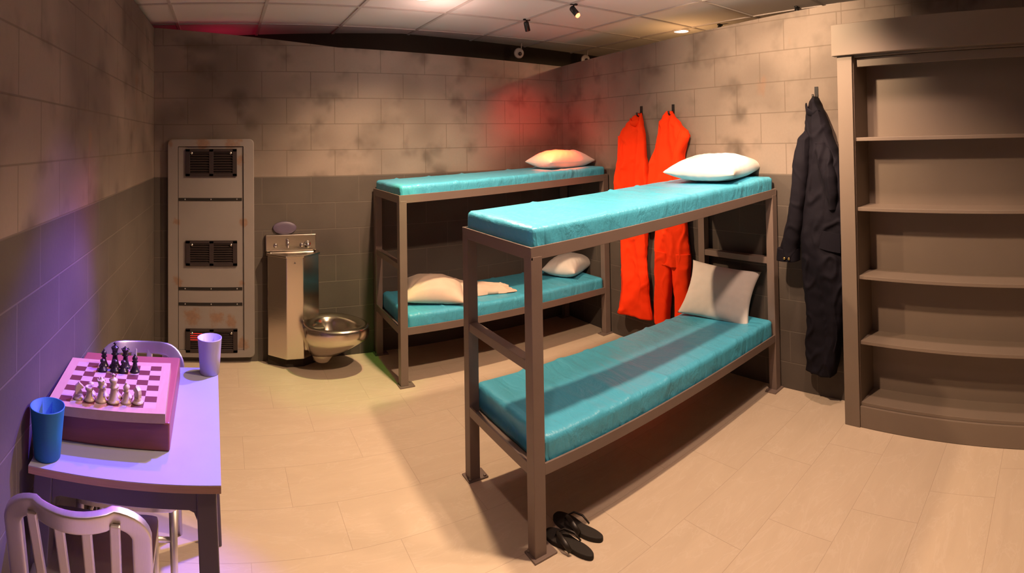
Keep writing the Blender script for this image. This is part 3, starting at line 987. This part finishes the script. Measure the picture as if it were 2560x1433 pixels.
# ------------------------------------------------------------------ rusted vent panel
def vent_panel():
    t = thing('vent_panel', 'tall grey rust-stained metal wall panel with three dark vents left of the steel sink', 'panel', (0, 0, 0))
    x0, x1, z0, z1 = -3.688, -2.986, 0.045, 1.685
    cx, cz = (x0 + x1) / 2, (z0 + z1) / 2
    pm = MAT['panel']

    def rr(hw, hh, r, n=6):
        pts = []
        for (sx, sy, a0) in ((1, 1, 0), (-1, 1, PI / 2), (-1, -1, PI), (1, -1, 1.5 * PI)):
            for k in range(n + 1):
                a = a0 + PI / 2 * k / n
                pts.append((sx * (hw - r) + r * math.cos(a), sy * (hh - r) + r * math.sin(a)))
        return pts
    b = MB()
    out = rr((x1 - x0) / 2, (z1 - z0) / 2, 0.035)
    inn = rr((x1 - x0) / 2 - 0.085, (z1 - z0) / 2 - 0.055, 0.004)
    n = len(out)

    def V(p, y): return (cx + p[0], y, cz + p[1])
    rings = [[V(p, -0.001) for p in out], [V((p[0] * 0.999, p[1] * 0.999), -0.040) for p in out], [V((p[0] * 0.985, p[1] * 0.993), -0.046) for p in out],
             [V(p, -0.046) for p in inn], [V(p, -0.034) for p in inn]]
    b.loft(rings, True, False, False)
    b.build('frame', pm, t)
    b = MB(); b.box((cx, -0.030, cz), ((x1 - x0) - 0.174, 0.010, (z1 - z0) - 0.114)); b.build('door_sheet', pm, t)
    b = MB()
    for sx in (-1, 1):
        b.box((cx + sx * ((x1 - x0) / 2 - 0.0875), -0.0352, cz), (0.004, 0.0012, (z1 - z0) - 0.116))
    b.box((cx, -0.0352, z1 - 0.0575), ((x1 - x0) - 0.174, 0.0012, 0.004))
    b.build('seam', MAT['vent_dark'], t)
    for z in (1.229, 0.558, 0.443):
        b = MB(); b.box((cx - 0.004, -0.0365, z), ((x1 - x0) - 0.19, 0.004, 0.022)); s = b.build('seam_strip', MAT['vent_dark'], t)
        for dx in (-0.21, 0.0, 0.21):
            b = MB(); b.lathe([(0.006, 0), (0.005, 0.003), (0, 0.004)], (cx + dx, -0.0385, z), 8, Euler((PI / 2, 0, 0)).to_matrix()); b.build('rivet', MAT['screw'], s)
    for i, (z, hz) in enumerate(((1.507, 0.103), (0.825, 0.094), (0.172, 0.088))):
        vx = cx + 0.004
        hw = 0.208
        b = MB()
        b.box((vx, -0.038, z + hz - 0.010), (2 * hw, 0.022, 0.022)); b.box((vx, -0.038, z - hz + 0.010), (2 * hw, 0.022, 0.022))
        for sx in (-1, 0, 1):
            b.box((vx + sx * (hw - 0.018), -0.038, z), (0.036, 0.022, 2 * hz))
        v = b.build('vent', MAT['vent'], t, bevel=0.002)
        b = MB()
        ns = 9
        for k in range(ns):
            zz = z - hz + 0.026 + (2 * hz - 0.052) * k / (ns - 1)
            for sx in (-1, 1):
                b.box((vx + sx * hw * 0.455, -0.040, zz), (hw * 0.78, 0.016, 0.005), (0.6, 0, 0))
        b.build('louver', MAT['vent'], v)
        b = MB(); b.box((vx, -0.0352, z), (2 * hw - 0.03, 0.002, 2 * hz - 0.03)); b.build('cavity', MAT['vent_dark'], v)
        for sx in (-1, 1):
            b = MB(); b.lathe([(0.010, 0), (0.009, 0.004), (0, 0.005)], (vx + sx * (hw - 0.050), -0.049, z + hz - 0.030), 10, Euler((PI / 2, 0, 0)).to_matrix()); b.build('screw', MAT['screw'], v)
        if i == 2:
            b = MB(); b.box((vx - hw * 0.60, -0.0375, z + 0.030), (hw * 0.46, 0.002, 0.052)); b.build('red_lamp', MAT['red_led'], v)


vent_panel()


# ------------------------------------------------------------------ steel sink and toilet unit
def steel_unit():
    t = thing('sink_toilet_unit', 'stainless steel prison sink column with attached toilet bowl against the back wall', 'toilet', (0, 0, 0))
    ss = MAT['stainless']
    xl, xr, fl, fr = -2.895, -2.457, -2.745, -2.612
    yb, yf = -0.004, -0.20
    zt, z0 = 0.815, 0.075
    foot = [(xl + 0.012, yb), (xl + 0.012, -0.085), (fl, yf), (fr, yf), (xr - 0.01, -0.085), (xr - 0.01, yb)]
    b = MB(); b.prism(foot, z0, zt)
    b.build('column', ss, t, bevel=0.004)
    b = MB(); b.prism([(x * 0.999 + 0.0, y * 0.72) for x, y in foot], 0.0, z0); b.build('toe_kick', MAT['black'], t)
    # deck with a sunken basin
    def off(k, dx=0, dy=0):
        cx, cy = (xl + xr) / 2, -0.095
        return [(cx + (x - cx) * k + dx, cy + (y - cy) * k + dy) for x, y in [(xl, yb), (xl, -0.092), (fl - 0.006, yf - 0.012), (fr + 0.006, yf - 0.012), (xr, -0.092), (xr, yb)]]
    b = MB()
    rings = [[(x, y, zt - 0.002) for x, y in off(1.0)], [(x, y, zt + 0.012) for x, y in off(1.0)], [(x, y, zt + 0.014) for x, y in off(0.95)],
             [(x, y, zt + 0.010) for x, y in off(0.84)], [(x, y, zt - 0.045) for x, y in off(0.62)], [(x, y, zt - 0.060) for x, y in off(0.30)]]
    b.loft(rings, True, True, False)
    bs = b.build('basin', MAT['stainless_bowl'], t, bevel=0.003)
    b = MB(); b.lathe([(0.018, 0), (0.018, 0.003), (0.006, 0.003)], (-2.676, -0.095, zt - 0.060), 16); b.build('drain', MAT['chrome'], bs)
    b = MB()
    b.box(((xl + xr) / 2 - 0.010, -0.016, 0.893), (xr - xl - 0.022, 0.030, 0.125), None, 0.006)
    bk = b.build('backsplash', ss, t)
    MR = Euler((PI / 2, 0, 0)).to_matrix()
    for x, r in ((-2.815, 0.014), (-2.600, 0.013)):
        b = MB(); b.lathe([(r * 1.25, 0), (r * 1.25, 0.004), (r, 0.005), (r, 0.014), (r * 0.7, 0.017), (0, 0.017)], (x, -0.031, 0.875), 14, MR); b.build('push_button', MAT['chrome'], bk)
    b = MB(); b.lathe([(0.030, 0), (0.028, 0.006), (0.018, 0.012), (0.015, 0.026), (0.018, 0.036), (0.010, 0.044), (0, 0.045)], (-2.552, -0.031, 0.878), 18, MR); b.build('valve_knob', MAT['chrome'], bk)
    b = MB(); b.tube([(-2.716, -0.03, 0.905), (-2.716, -0.052, 0.912), (-2.716, -0.066, 0.895), (-2.716, -0.068, 0.860)], [0.013, 0.012, 0.012, 0.010], 10); b.build('spout', MAT['chrome'], bk)
    # small maker's mark plate on the front face
    b = MB(); b.prism([(-0.009, -0.006), (0.009, -0.006), (0, 0.009)], 0, 0.001, Matrix.Translation((-2.678, yf - 0.0002, 0.775)) @ Euler((PI / 2, 0, 0)).to_matrix().to_4x4())
    b.build('badge', MAT['table_frame'], t)
    # bowl: egg-shaped rim, hollow, turned out to the right
    cx, cy, zr = -2.385, -0.275, 0.345
    ang = math.radians(-32)

    def egg(a, kx, ky):
        ex = math.cos(a) * kx * (1.06 if math.cos(a) > 0 else 0.94)
        ey = math.sin(a) * ky * (1 - 0.16 * math.cos(a))
        return (cx + ex * math.cos(ang) - ey * math.sin(ang), cy + ex * math.sin(ang) + ey * math.cos(ang))
    n = 48
    prof = [(0.085, 0.075, 0.110, 0.105), (0.125, 0.110, 0.130, 0.085), (0.175, 0.155, 0.175, 0.055), (0.225, 0.197, 0.225, 0.022), (0.250, 0.217, 0.252, 0.006), (0.260, 0.226, 0.270, 0), (0.264, 0.230, 0.300, 0), (0.264, 0.230, 0.332, 0), (0.259, 0.225, 0.346, 0), (0.248, 0.214, 0.352, 0), (0.225, 0.190, 0.351, 0),
            (0.200, 0.162, 0.342, 0), (0.186, 0.148, 0.325, 0), (0.178, 0.140, 0.300, 0), (0.145, 0.115, 0.235, 0.01), (0.095, 0.075, 0.190, 0.02), (0.045, 0.036, 0.178, 0.02)]
    b = MB()
    b.loft([[(egg(2 * PI * k / n, kx, ky)[0] - sh * math.cos(ang), egg(2 * PI * k / n, kx, ky)[1] - sh * math.sin(ang), z) for k in range(n)] for kx, ky, z, sh in prof], True, True, True)
    bowl = b.build('toilet_bowl', MAT['stainless_bowl'], t)
    b = MB()
    b.lathe([(0.0, -0.115), (0.04, -0.112), (0.075, -0.09), (0.092, -0.05), (0.098, 0.0), (0.095, 0.05)], (cx - 0.085, cy + 0.055, 0.165), 28)
    b.build('trap_housing', MAT['stainless_bowl'], bowl)
    b = MB(); b.bar((xr - 0.05, -0.11, 0.22), (cx - 0.14, cy + 0.06, 0.22), 0.16, 0.17, bevel=0.01); b.build('neck', MAT['stainless_bowl'], bowl)
    b = MB()
    b.loft([[(*egg(2 * PI * k / n, 0.098, 0.078), 0.192) for k in range(n)], [(*egg(2 * PI * k / n, 0.02, 0.02), 0.193) for k in range(n)]], True, True, True)
    b.build('water', plain('still_water', (0.05, 0.045, 0.04), 0.03, spec=0.8), bowl)


steel_unit()
b = MB()  # thin raised oval in one purple-grey tone
b.loft([[(-2.735 + 0.098 * k_ * math.cos(2 * PI * k / 40), y, 1.003 + 0.049 * k_ * math.sin(2 * PI * k / 40)) for k in range(40)] for k_, y in ((1.0, -0.001), (1.0, -0.010), (0.93, -0.014), (0.5, -0.015))], True, True, True)
tag(b.build('wall_disc', MAT['disc']), 'small oval purple-grey plaque on the wall just above the steel sink', 'disc')


# ------------------------------------------------------------------ table and things on it
TZ = 0.71
TR = 0.020


def table():
    t = thing('table', 'small white-topped table with dark steel legs against the left wall', 'table', (-3.556, -2.352, 0), TR)
    hx, hy = 0.298, 0.415
    b = MB()
    b.mi = 1
    b.box((0, 0, TZ - 0.0125), (2 * hx, 2 * hy, 0.021), None, 0.001)
    b.mi = 0
    b.box((0, 0, TZ - 0.001), (2 * hx - 0.001, 2 * hy - 0.001, 0.002))
    b.build('tabletop', [MAT['laminate'], MAT['ply']], t)
    fm = MAT['table_frame']
    for sx in (-1, 1):
        for sy in (-1, 1):
            b = MB()
            px_, py_ = sx * (hx - 0.045), sy * (hy - 0.045)
            b.bar((px_ + sx * 0.030, py_ + sy * 0.028, -0.0), (px_, py_, TZ - 0.023), 0.060, 0.060, up=(0, 1, 0), bevel=0.004)
            b.build('leg', fm, t)
    for sy in (-1, 1):
        b = MB(); b.box((0, sy * (hy - 0.045), TZ - 0.052), (2 * hx - 0.145, 0.050, 0.058), None, 0.002)
        for sx in (-1, 1):
            b.prism([(0, 0), (-sx * 0.03, 0), (-sx * 0.009, -0.009), (0, -0.03)], -0.02, 0.02, Matrix.Translation((sx * (hx - 0.0725), sy * (hy - 0.045), TZ - 0.081)) @ Euler((PI / 2, 0, 0)).to_matrix().to_4x4())
        b.build('apron', fm, t)
    for sx in (-1, 1):
        b = MB(); b.box((sx * (hx - 0.045), 0, TZ - 0.052), (0.050, 2 * hy - 0.145, 0.058), None, 0.002); b.build('apron', fm, t)


table()


def cup(label, x, y, r0, r1, h, mat):
    b = MB()
    b.lathe([(0.0, 0.0), (r0 * 0.92, 0.0), (r0, 0.003), (r0 + (r1 - r0) * 0.5, h * 0.5), (r1 * 0.995, h - 0.008), (r1 * 1.02, h - 0.003), (r1 * 1.02, h), (r1 * 0.965, h), (r0 * 0.93, 0.010), (0.0, 0.008)], (0, 0, 0), 48)
    o = b.build('cup', mat)
    o.location = (x, y, TZ)
    return tag(o, label, 'cup', 'plastic cups on the table')


cup('blue plastic cup at the front corner of the table by the left wall', -3.805, -2.705, 0.043, 0.056, 0.152, MAT['cup_blue'])
cup('pale lavender plastic cup at the far right corner of the table', -3.302, -1.985, 0.043, 0.053, 0.145, MAT['cup_lav'])

BX, BY, BR = -3.628, -2.335, 0.015
BH = 0.088
b = MB()
b.prism([(-0.205, -0.265), (0.205, -0.265), (0.205, 0.275), (-0.205, 0.275)], 0, BH)
bx = b.build('box', MAT['box'], bevel=0.006)
bx.location = (BX, BY, TZ); bx.rotation_euler = (0, 0, BR)
tag(bx, 'dark red-brown wooden box under the chess board on the table', 'box')
BDX, BDY, BDR = -3.646, -2.412, 0.050
BZ = TZ + BH
BW, SQ, BT = 0.405, 0.0420, 0.030
t = thing('chess_board', 'chess board with pale frame and red-brown squares resting on the brown box', 'chess board', (BDX, BDY, BZ), BDR)
b = MB()
k = 4 * SQ
for (cx_, cy_, sx_, sy_) in ((0, -(k + BW / 2) / 2, BW, BW / 2 - k), (0, (k + BW / 2) / 2, BW, BW / 2 - k), (-(k + BW / 2) / 2, 0, BW / 2 - k, 2 * k), ((k + BW / 2) / 2, 0, BW / 2 - k, 2 * k)):
    b.box((cx_, cy_, BT / 2), (sx_, sy_, BT))
b.box((0, 0, (BT - 0.004) / 2), (2 * k, 2 * k, BT - 0.004))
b.build('frame', MAT['maple'], t)
for nm, par, mat in (('light_squares', 1, 'sq_light'), ('dark_squares', 0, 'sq_dark')):
    b = MB()
    for i in range(8):
        for j in range(8):
            if (i + j) % 2 == par:
                b.box(((i - 3.5) * SQ, (j - 3.5) * SQ, BT - 0.0015), (SQ, SQ, 0.003))
    # near right corner square is dark
    o = b.build(nm, MAT[mat], t)
    o.scale = (-1, 1, 1) if False else (1, 1, 1)

PZ = BZ + BT


def piece(kind, mat, scale=1.0):
    b = MB()
    base = [(0, 0), (0.0150, 0), (0.0155, 0.004), (0.0135, 0.008), (0.0115, 0.011)]
    if kind == 'pawn':
        b.lathe(base + [(0.007, 0.018), (0.0052, 0.026), (0.0075, 0.028), (0.005, 0.030), (0.0078, 0.0345), (0.0088, 0.039), (0.0075, 0.044), (0.004, 0.047), (0, 0.048)], n=20)
    elif kind == 'rook':
        b.lathe(base + [(0.0095, 0.02), (0.008, 0.034), (0.0105, 0.037), (0.0115, 0.040), (0.0115, 0.050), (0.0085, 0.050), (0.008, 0.044), (0, 0.044)], n=20)
    elif kind == 'bishop':
        b.lathe(base + [(0.0085, 0.022), (0.006, 0.038), (0.0100, 0.041), (0.0062, 0.044), (0.0085, 0.050), (0.0088, 0.055), (0.005, 0.063), (0.002, 0.066), (0.0032, 0.069), (0, 0.072)], n=20)
    elif kind == 'queen':
        b.lathe([(r * 1.12, z) for r, z in base] + [(0.0095, 0.026), (0.0070, 0.046), (0.0115, 0.050), (0.0075, 0.053), (0.0090, 0.064), (0.0130, 0.074), (0.0100, 0.076), (0.006, 0.078), (0.0042, 0.081), (0.003, 0.085), (0, 0.087)], n=20)
        for q in range(8):
            a = 2 * PI * q / 8
            b.lathe([(0, -0.003), (0.0026, 0), (0, 0.003)], (0.0115 * math.cos(a), 0.0115 * math.sin(a), 0.0755), 8)
    elif kind == 'king':
        b.lathe([(r * 1.15, z) for r, z in base] + [(0.0105, 0.026), (0.0075, 0.048), (0.0125, 0.053), (0.0080, 0.056), (0.0095, 0.068), (0.0125, 0.079), (0.0095, 0.083), (0.004, 0.087), (0.0025, 0.089)], n=20)
        b.box((0, 0, 0.094), (0.0038, 0.0038, 0.013)); b.box((0, 0, 0.0955), (0.0105, 0.0038, 0.0036))
    elif kind == 'knight':
        b.lathe(base + [(0.0105, 0.016), (0.0100, 0.020)], n=20)
        pts = [(-0.009, 0.018), (0.010, 0.018), (0.0095, 0.028), (0.006, 0.036), (0.012, 0.037), (0.0145, 0.042), (0.006, 0.053), (0.002, 0.058), (-0.002, 0.053), (-0.008, 0.047), (-0.010, 0.034)]
        b.prism(pts, -0.006, 0.006, Euler((PI / 2, 0, 0)).to_matrix().to_4x4())
    me_o = b.build('chess_' + kind, mat, bevel=0.0008 if kind == 'knight' else 0)
    for pl in me_o.data.polygons:
        pl.use_smooth = kind != 'knight'
    me_o.scale = (scale * 1.12, scale * 1.12, scale * 0.82)
    return me_o


PROTO = {}


def put(kind, side, col, row, label, rz=0.0):
    key = (kind, side)
    if key not in PROTO:
        PROTO[key] = piece(kind, MAT['ivory' if side == 'white' else 'ebony'], 1.10)
        o = PROTO[key]
    else:
        o = PROTO[key].copy(); COL.objects.link(o)
    x, y = (col - 3.5) * SQ, (row - 3.5) * SQ
    c, s = math.cos(BDR), math.sin(BDR)
    o.location = (BDX + x * c - y * s, BDY + x * s + y * c, PZ)
    o.rotation_euler = (0, 0, rz)
    tag(o, label, 'chess piece', ('pale' if side == 'white' else 'black') + ' chess pieces on the board')


put('knight', 'white', 1.05, 0.25, 'pale wooden chess knight at the front row end nearest the blue cup', 0.4)
put('rook', 'white', 2.0, 0.10, 'pale wooden chess rook in the front row between the knight and the queen')
put('queen', 'white', 3.0, 0.15, 'pale wooden chess queen beside the tall pale king')
put('king', 'white', 4.0, 0.15, 'pale wooden chess king, the tallest of the pale pieces')
put('bishop', 'white', 5.05, 0.20, 'pale wooden chess bishop just right of the pale king')
put('knight', 'white', 6.0, 0.25, 'pale wooden chess knight at the right end of the front row', 2.4)
put('pawn', 'white', 1.95, 1.05, 'pale wooden chess pawn behind the pale rook')
put('pawn', 'white', 3.05, 1.05, 'pale wooden chess pawn behind the pale queen')
put('pawn', 'white', 4.10, 1.05, 'pale wooden chess pawn behind the pale king')
put('pawn', 'white', 5.0, 1.05, 'pale wooden chess pawn behind the pale bishop')
put('bishop', 'black', 2.05, 6.95, 'black chess bishop in the back row, left of the black king')
put('king', 'black', 3.1, 6.95, 'black chess king, the tallest of the black pieces')
put('queen', 'black', 4.1, 6.95, 'black chess queen beside the black king')
put('pawn', 'black', 2.1, 5.95, 'black chess pawn in front of the black bishop')
put('pawn', 'black', 3.25, 6.0, 'black chess pawn in front of the black king')
put('pawn', 'black', 4.05, 5.95, 'black chess pawn in front of the black queen')
put('bishop', 'black', 5.1, 6.1, 'black chess bishop standing alone at the right of the black pieces')


# ------------------------------------------------------------------ aluminium chairs
def chair(label, loc, rz):
    """seat faces +y locally; origin on the floor under the seat centre"""
    t = thing('chair', label, 'chair', loc, rz, 'brushed aluminium slat-back chairs at the table')
    al = MAT['alu']
    hw, sd, sh, top = 0.178, 0.200, 0.430, 0.770
    SF = 0.235
    # seat: dished sheet with rolled edge
    b = MB()
    N = 18
    G = []
    for s in (1, -1):
        g = []
        for i in range(N + 1):
            row = []
            for j in range(N + 1):
                u, v_ = 2 * i / N - 1, 2 * j / N - 1
                w = hw * (0.96 + 0.04 * v_)
                k_ = (1 - abs(u) ** 6) * (1 - abs(v_) ** 6)
                x, y = u * w * 1.10, (v_ * (sd + SF) / 2 + (SF - sd) / 2)
                cr = max(abs(u), abs(v_))
                x *= 1 - 0.05 * (abs(v_) ** 8); y -= 0.012 * v_ * (abs(u) ** 8)
                z = sh + (0.002 if s > 0 else -0.022) - (0.012 * (1 - u * u) * (1 - 0.6 * v_ * v_) if s > 0 else 0) - 0.010 * max(0, v_) ** 4
                row.append(b.bm.verts.new((x, y, z)))
            g.append(row)
        for i in range(N):
            for j in range(N):
                f = b.bm.faces.new((g[i][j], g[i + 1][j], g[i + 1][j + 1], g[i][j + 1])); f.smooth = True
        G.append(g)
    rim = lambda g: [g[i][0] for i in range(N)] + [g[N][j] for j in range(N)] + [g[N - i][N] for i in range(N)] + [g[0][N - j] for j in range(N)]
    r0, r1 = rim(G[0]), rim(G[1])
    for i in range(len(r0)):
        f = b.bm.faces.new((r0[i], r0[(i + 1) % len(r0)], r1[(i + 1) % len(r0)], r1[i]))
    b.build('seat', al, t, bevel=0.004)
    # back frame: flat-section hoop, bowed backwards, continuing down as the rear legs
    yb, yt = -sd + 0.005, -sd - 0.105

    def back_y(z): return yb + (yt - yb) * (z - sh) / (top - sh)
    path = []
    for z in [0.43 + (0.66 - 0.43) * i / 8 for i in range(9)]:
        path.append(Vector((-hw + 0.006 * (z - sh), back_y(z), z)))
    r = 0.075
    for i in range(1, 9):
        a = PI / 2 * i / 8
        z = top - r - 0.012 + r * math.sin(a)
        path.append(Vector((-hw + r - r * math.cos(a), back_y(z) - 0.030 * (math.sin(a)) ** 2 * 0.4, z)))
    for i in range(1, 12):
        u = -1 + 2 * i / 12
        x = u * (hw - r)
        path.append(Vector((x, back_y(top) - 0.030 * (1 - u * u) * 0.9 - 0.012, top - 0.012 - 0.006 * (1 - u * u))))
    path += [Vector((-p.x, p.y, p.z)) for p in path[:17][::-1]]
    b = MB()
    rings = []
    for i, p in enumerate(path):
        a = path[max(0, i - 1)]; c = path[min(len(path) - 1, i + 1)]
        d = (c - a).normalized()
        nrm = Vector((0, 1, 0.28)) - d * d.dot(Vector((0, 1, 0.28))); nrm.normalize()
        sd_ = d.cross(nrm)
        prof = []
        for k_ in range(28):
            an = 2 * PI * (k_ + 0.5) / 28
            cc, ss = math.cos(an), math.sin(an)
            prof.append(p + nrm * 0.0115 * math.copysign(abs(cc) ** 0.32, cc) + sd_ * 0.0260 * math.copysign(abs(ss) ** 0.32, ss))
        rings.append(prof)
    b.loft(rings, True, True, True)
    b.build('back_frame', al, t)
    for i in range(4):
        x = -0.107 + 0.0713 * i
        b = MB()
        u = x / hw
        zt_ = top - 0.014
        p0 = Vector((x * 0.96, yb - 0.002, sh - 0.005)); p1 = Vector((x * 1.04, back_y(zt_) - 0.030 * (1 - u * u) * 0.85 - 0.010, zt_ - 0.008))
        b.bar(p0, p1, 0.028, 0.012, up=(0, 1, 0), bevel=0.004)
        b.build('slat', al, t)
    for sx in (-1, 1):
        b = MB(); b.tube([(sx * (hw - 0.004), SF - 0.025, sh - 0.015), (sx * (hw + 0.002), SF - 0.015, 0.2), (sx * (hw + 0.010), SF - 0.005, 0.0)], [0.016, 0.014, 0.011], 14); b.build('leg', al, t)
        b = MB(); b.tube([(sx * hw, yb, sh + 0.01), (sx * (hw - 0.002), yb - 0.008, 0.28), (sx * (hw + 0.004), yb - 0.065, 0.0)], [0.016, 0.014, 0.011], 14); b.build('leg', al, t)
        b = MB(); b.tube([(sx * (hw + 0.001), SF - 0.018, 0.24), (sx * (hw - 0.004), yb - 0.012, 0.24)], 0.009, 10); b.build('stretcher', al, t)
    for y, z in ((SF - 0.018, 0.30), (yb - 0.008, 0.27)):
        b = MB(); b.tube([(-hw + 0.006, y, z), (hw - 0.006, y, z)], 0.009, 10); b.build('stretcher', al, t)
    return t


chair('brushed aluminium slat-back chair at the near end of the table, its back to the camera', (-3.650, -2.690, 0), 0.06)
chair('brushed aluminium slat-back chair behind the far end of the table, only its top rail showing', (-3.612, -2.175, 0), PI + 0.04)


# ------------------------------------------------------------------ sandals
def sandal(label, toe, heel, mirror):
    toe, heel = Vector((*toe, 0)), Vector((*heel, 0))
    d = toe - heel
    L = d.length
    rz = math.atan2(d.y, d.x)
    t = thing('sandal', label, 'sandal', ((toe + heel) / 2), rz, 'black rubber sandals by the bunk post')
    b = MB()
    pts = []
    n = 56
    for k_ in range(n):
        a = 2 * PI * k_ / n
        x = math.cos(a) * L / 2
        f = x / (L / 2)
        w = 0.040 + 0.010 * f - 0.009 * math.exp(-((f + 0.12) / 0.35) ** 2)
        y = math.copysign(abs(math.sin(a)) ** 0.75, math.sin(a)) * w + mirror * 0.006 * (1 - f * f) * -1
        pts.append((x, y))
    b.prism(pts, 0.0, 0.020)
    b.build('sole', MAT['rubber'], t, bevel=0.004)
    b = MB()
    kx = L * 0.27
    for s in (-1, 1):
        b.tube([(kx, 0, 0.020), (kx - 0.006, 0, 0.034), (kx - 0.035, s * 0.022, 0.048), (kx - 0.075, s * 0.036, 0.040), (kx - 0.110, s * 0.038, 0.018)], [0.004, 0.005, 0.008, 0.009, 0.008], 8, flat=(0.5, 1.3))
    b.build('strap', MAT['strap'], t)


sandal('black rubber flip-flop partly hidden behind the near bunk post', (-1.880, -2.350), (-1.808, -2.600), 1)
sandal('black rubber flip-flop further from the bunk post, strap turned up', (-1.785, -2.290), (-1.712, -2.550), -1)


# ------------------------------------------------------------------ ceiling fixtures
def downlight(label, x, y, r, lens):
    t = thing('downlight', label, 'ceiling light', (x, y, CEIL), 0, 'round recessed ceiling lights')
    b = MB(); b.lathe([(r * 1.0, -0.002), (r * 1.02, -0.010), (r * 1.14, -0.010), (r * 1.22, -0.004), (r * 1.22, 0.0)], (0, 0, 0), 40, cap=False); b.build('trim_ring', MAT['white_plastic'], t)
    b = MB(); b.lathe([(r, -0.004), (r * 0.6, -0.006), (0, -0.007)], (0, 0, 0), 40); b.build('lens', MAT[lens], t)


downlight('bright round ceiling light cut off by the top of the frame', -1.86, -0.93, 0.075, 'lens_white')
downlight('small round white ceiling light over the top of the right wall', 0.63, -1.06, 0.070, 'lens_white2')


def effect_spot(label, x, y, aim, lens, rad=0.022, ln=0.075, drop=0.05):
    t = thing('clip_spotlight', label, 'spotlight', (x, y, CEIL), 0, 'small black spotlights clipped to the ceiling grid')
    d = (Vector(aim) - Vector((x, y, CEIL - drop))).normalized()
    M = d.to_track_quat('Z', 'Y').to_matrix()
    b = MB(); b.box((0, 0, -0.006), (0.06, 0.02, 0.012), None, 0.002); b.tube([(0, 0, -0.01), (0, 0, -drop)], 0.005, 8); b.build('clip', MAT['hook'], t)
    b = MB(); b.lathe([(0, -ln * 0.4), (rad * 0.8, -ln * 0.4), (rad, -ln * 0.3), (rad, ln * 0.6), (rad * 0.85, ln * 0.6), (rad * 0.8, ln * 0.45), (0, ln * 0.45)], (0, 0, -drop), 16, M); b.build('barrel', MAT['hook'], t)
    if lens:
        b = MB(); b.lathe([(0, ln * 0.47), (rad * 0.8, ln * 0.47), (rad * 0.9, ln * 0.62), (rad * 0.7, ln * 0.78), (0, ln * 0.85)], (0, 0, -drop), 16, M); b.build('lens', MAT[lens], t)


effect_spot('small black clip spotlight on the ceiling above the back bunk, its lens hidden', -0.82, -0.62, (-0.33, -0.33, 1.42), None)
effect_spot('black clip spotlight with a glowing red lens hanging from the ceiling', -0.80, -1.24, (-0.35, -2.1, 1.4), 'lens_red')
effect_spot('small black clip light over the right wall, just beside the small white ceiling light', 0.66, -1.50, (0.3, -3, 1.0), None, 0.018, 0.05, 0.03)
effect_spot('small black clip light over the right wall, nearest the bookcase', 0.50, -2.38, (0.3, -3, 1.0), None, 0.018, 0.05, 0.03)


def dome_camera(label, x, y, z):
    t = thing('dome_camera', label, 'camera', (x, y, CEIL), 0, 'white dome cameras on the black soffit')
    dz = z - CEIL
    d = (Vector((-3.2, -4.4, 1.7)) - Vector((x, y, z))).normalized()
    M = d.to_track_quat('Z', 'Y').to_matrix()
    b = MB(); b.tube([(0.035, 0, -0.001), (0.03, 0, dz * 0.6), (0.012, 0.01, dz + 0.02)], 0.006, 8); b.build('bracket', MAT['white_plastic'], t)
    b = MB(); b.lathe([(0, -0.045), (0.03, -0.042), (0.046, -0.022), (0.052, 0.0), (0.050, 0.016), (0.040, 0.026), (0.036, 0.024), (0, 0.024)], (0, 0, dz), 28, M); b.build('housing', MAT['white_plastic'], t)
    b = MB(); b.lathe([(0.020, 0.024), (0.017, 0.034), (0.009, 0.040), (0, 0.041)], (M @ Vector((0.010, -0.008, 0)))[:] and Vector((0, 0, dz)) + M @ Vector((0.012, -0.006, 0)), 20, M); b.build('lens', MAT['lens_dark'], t)


dome_camera('white round dome camera hanging before the black soffit over the back wall', -0.29, 0.36, 2.50)
dome_camera('white dome camera half hidden behind the top of the right wall corner', 0.62, 0.38, 2.50)
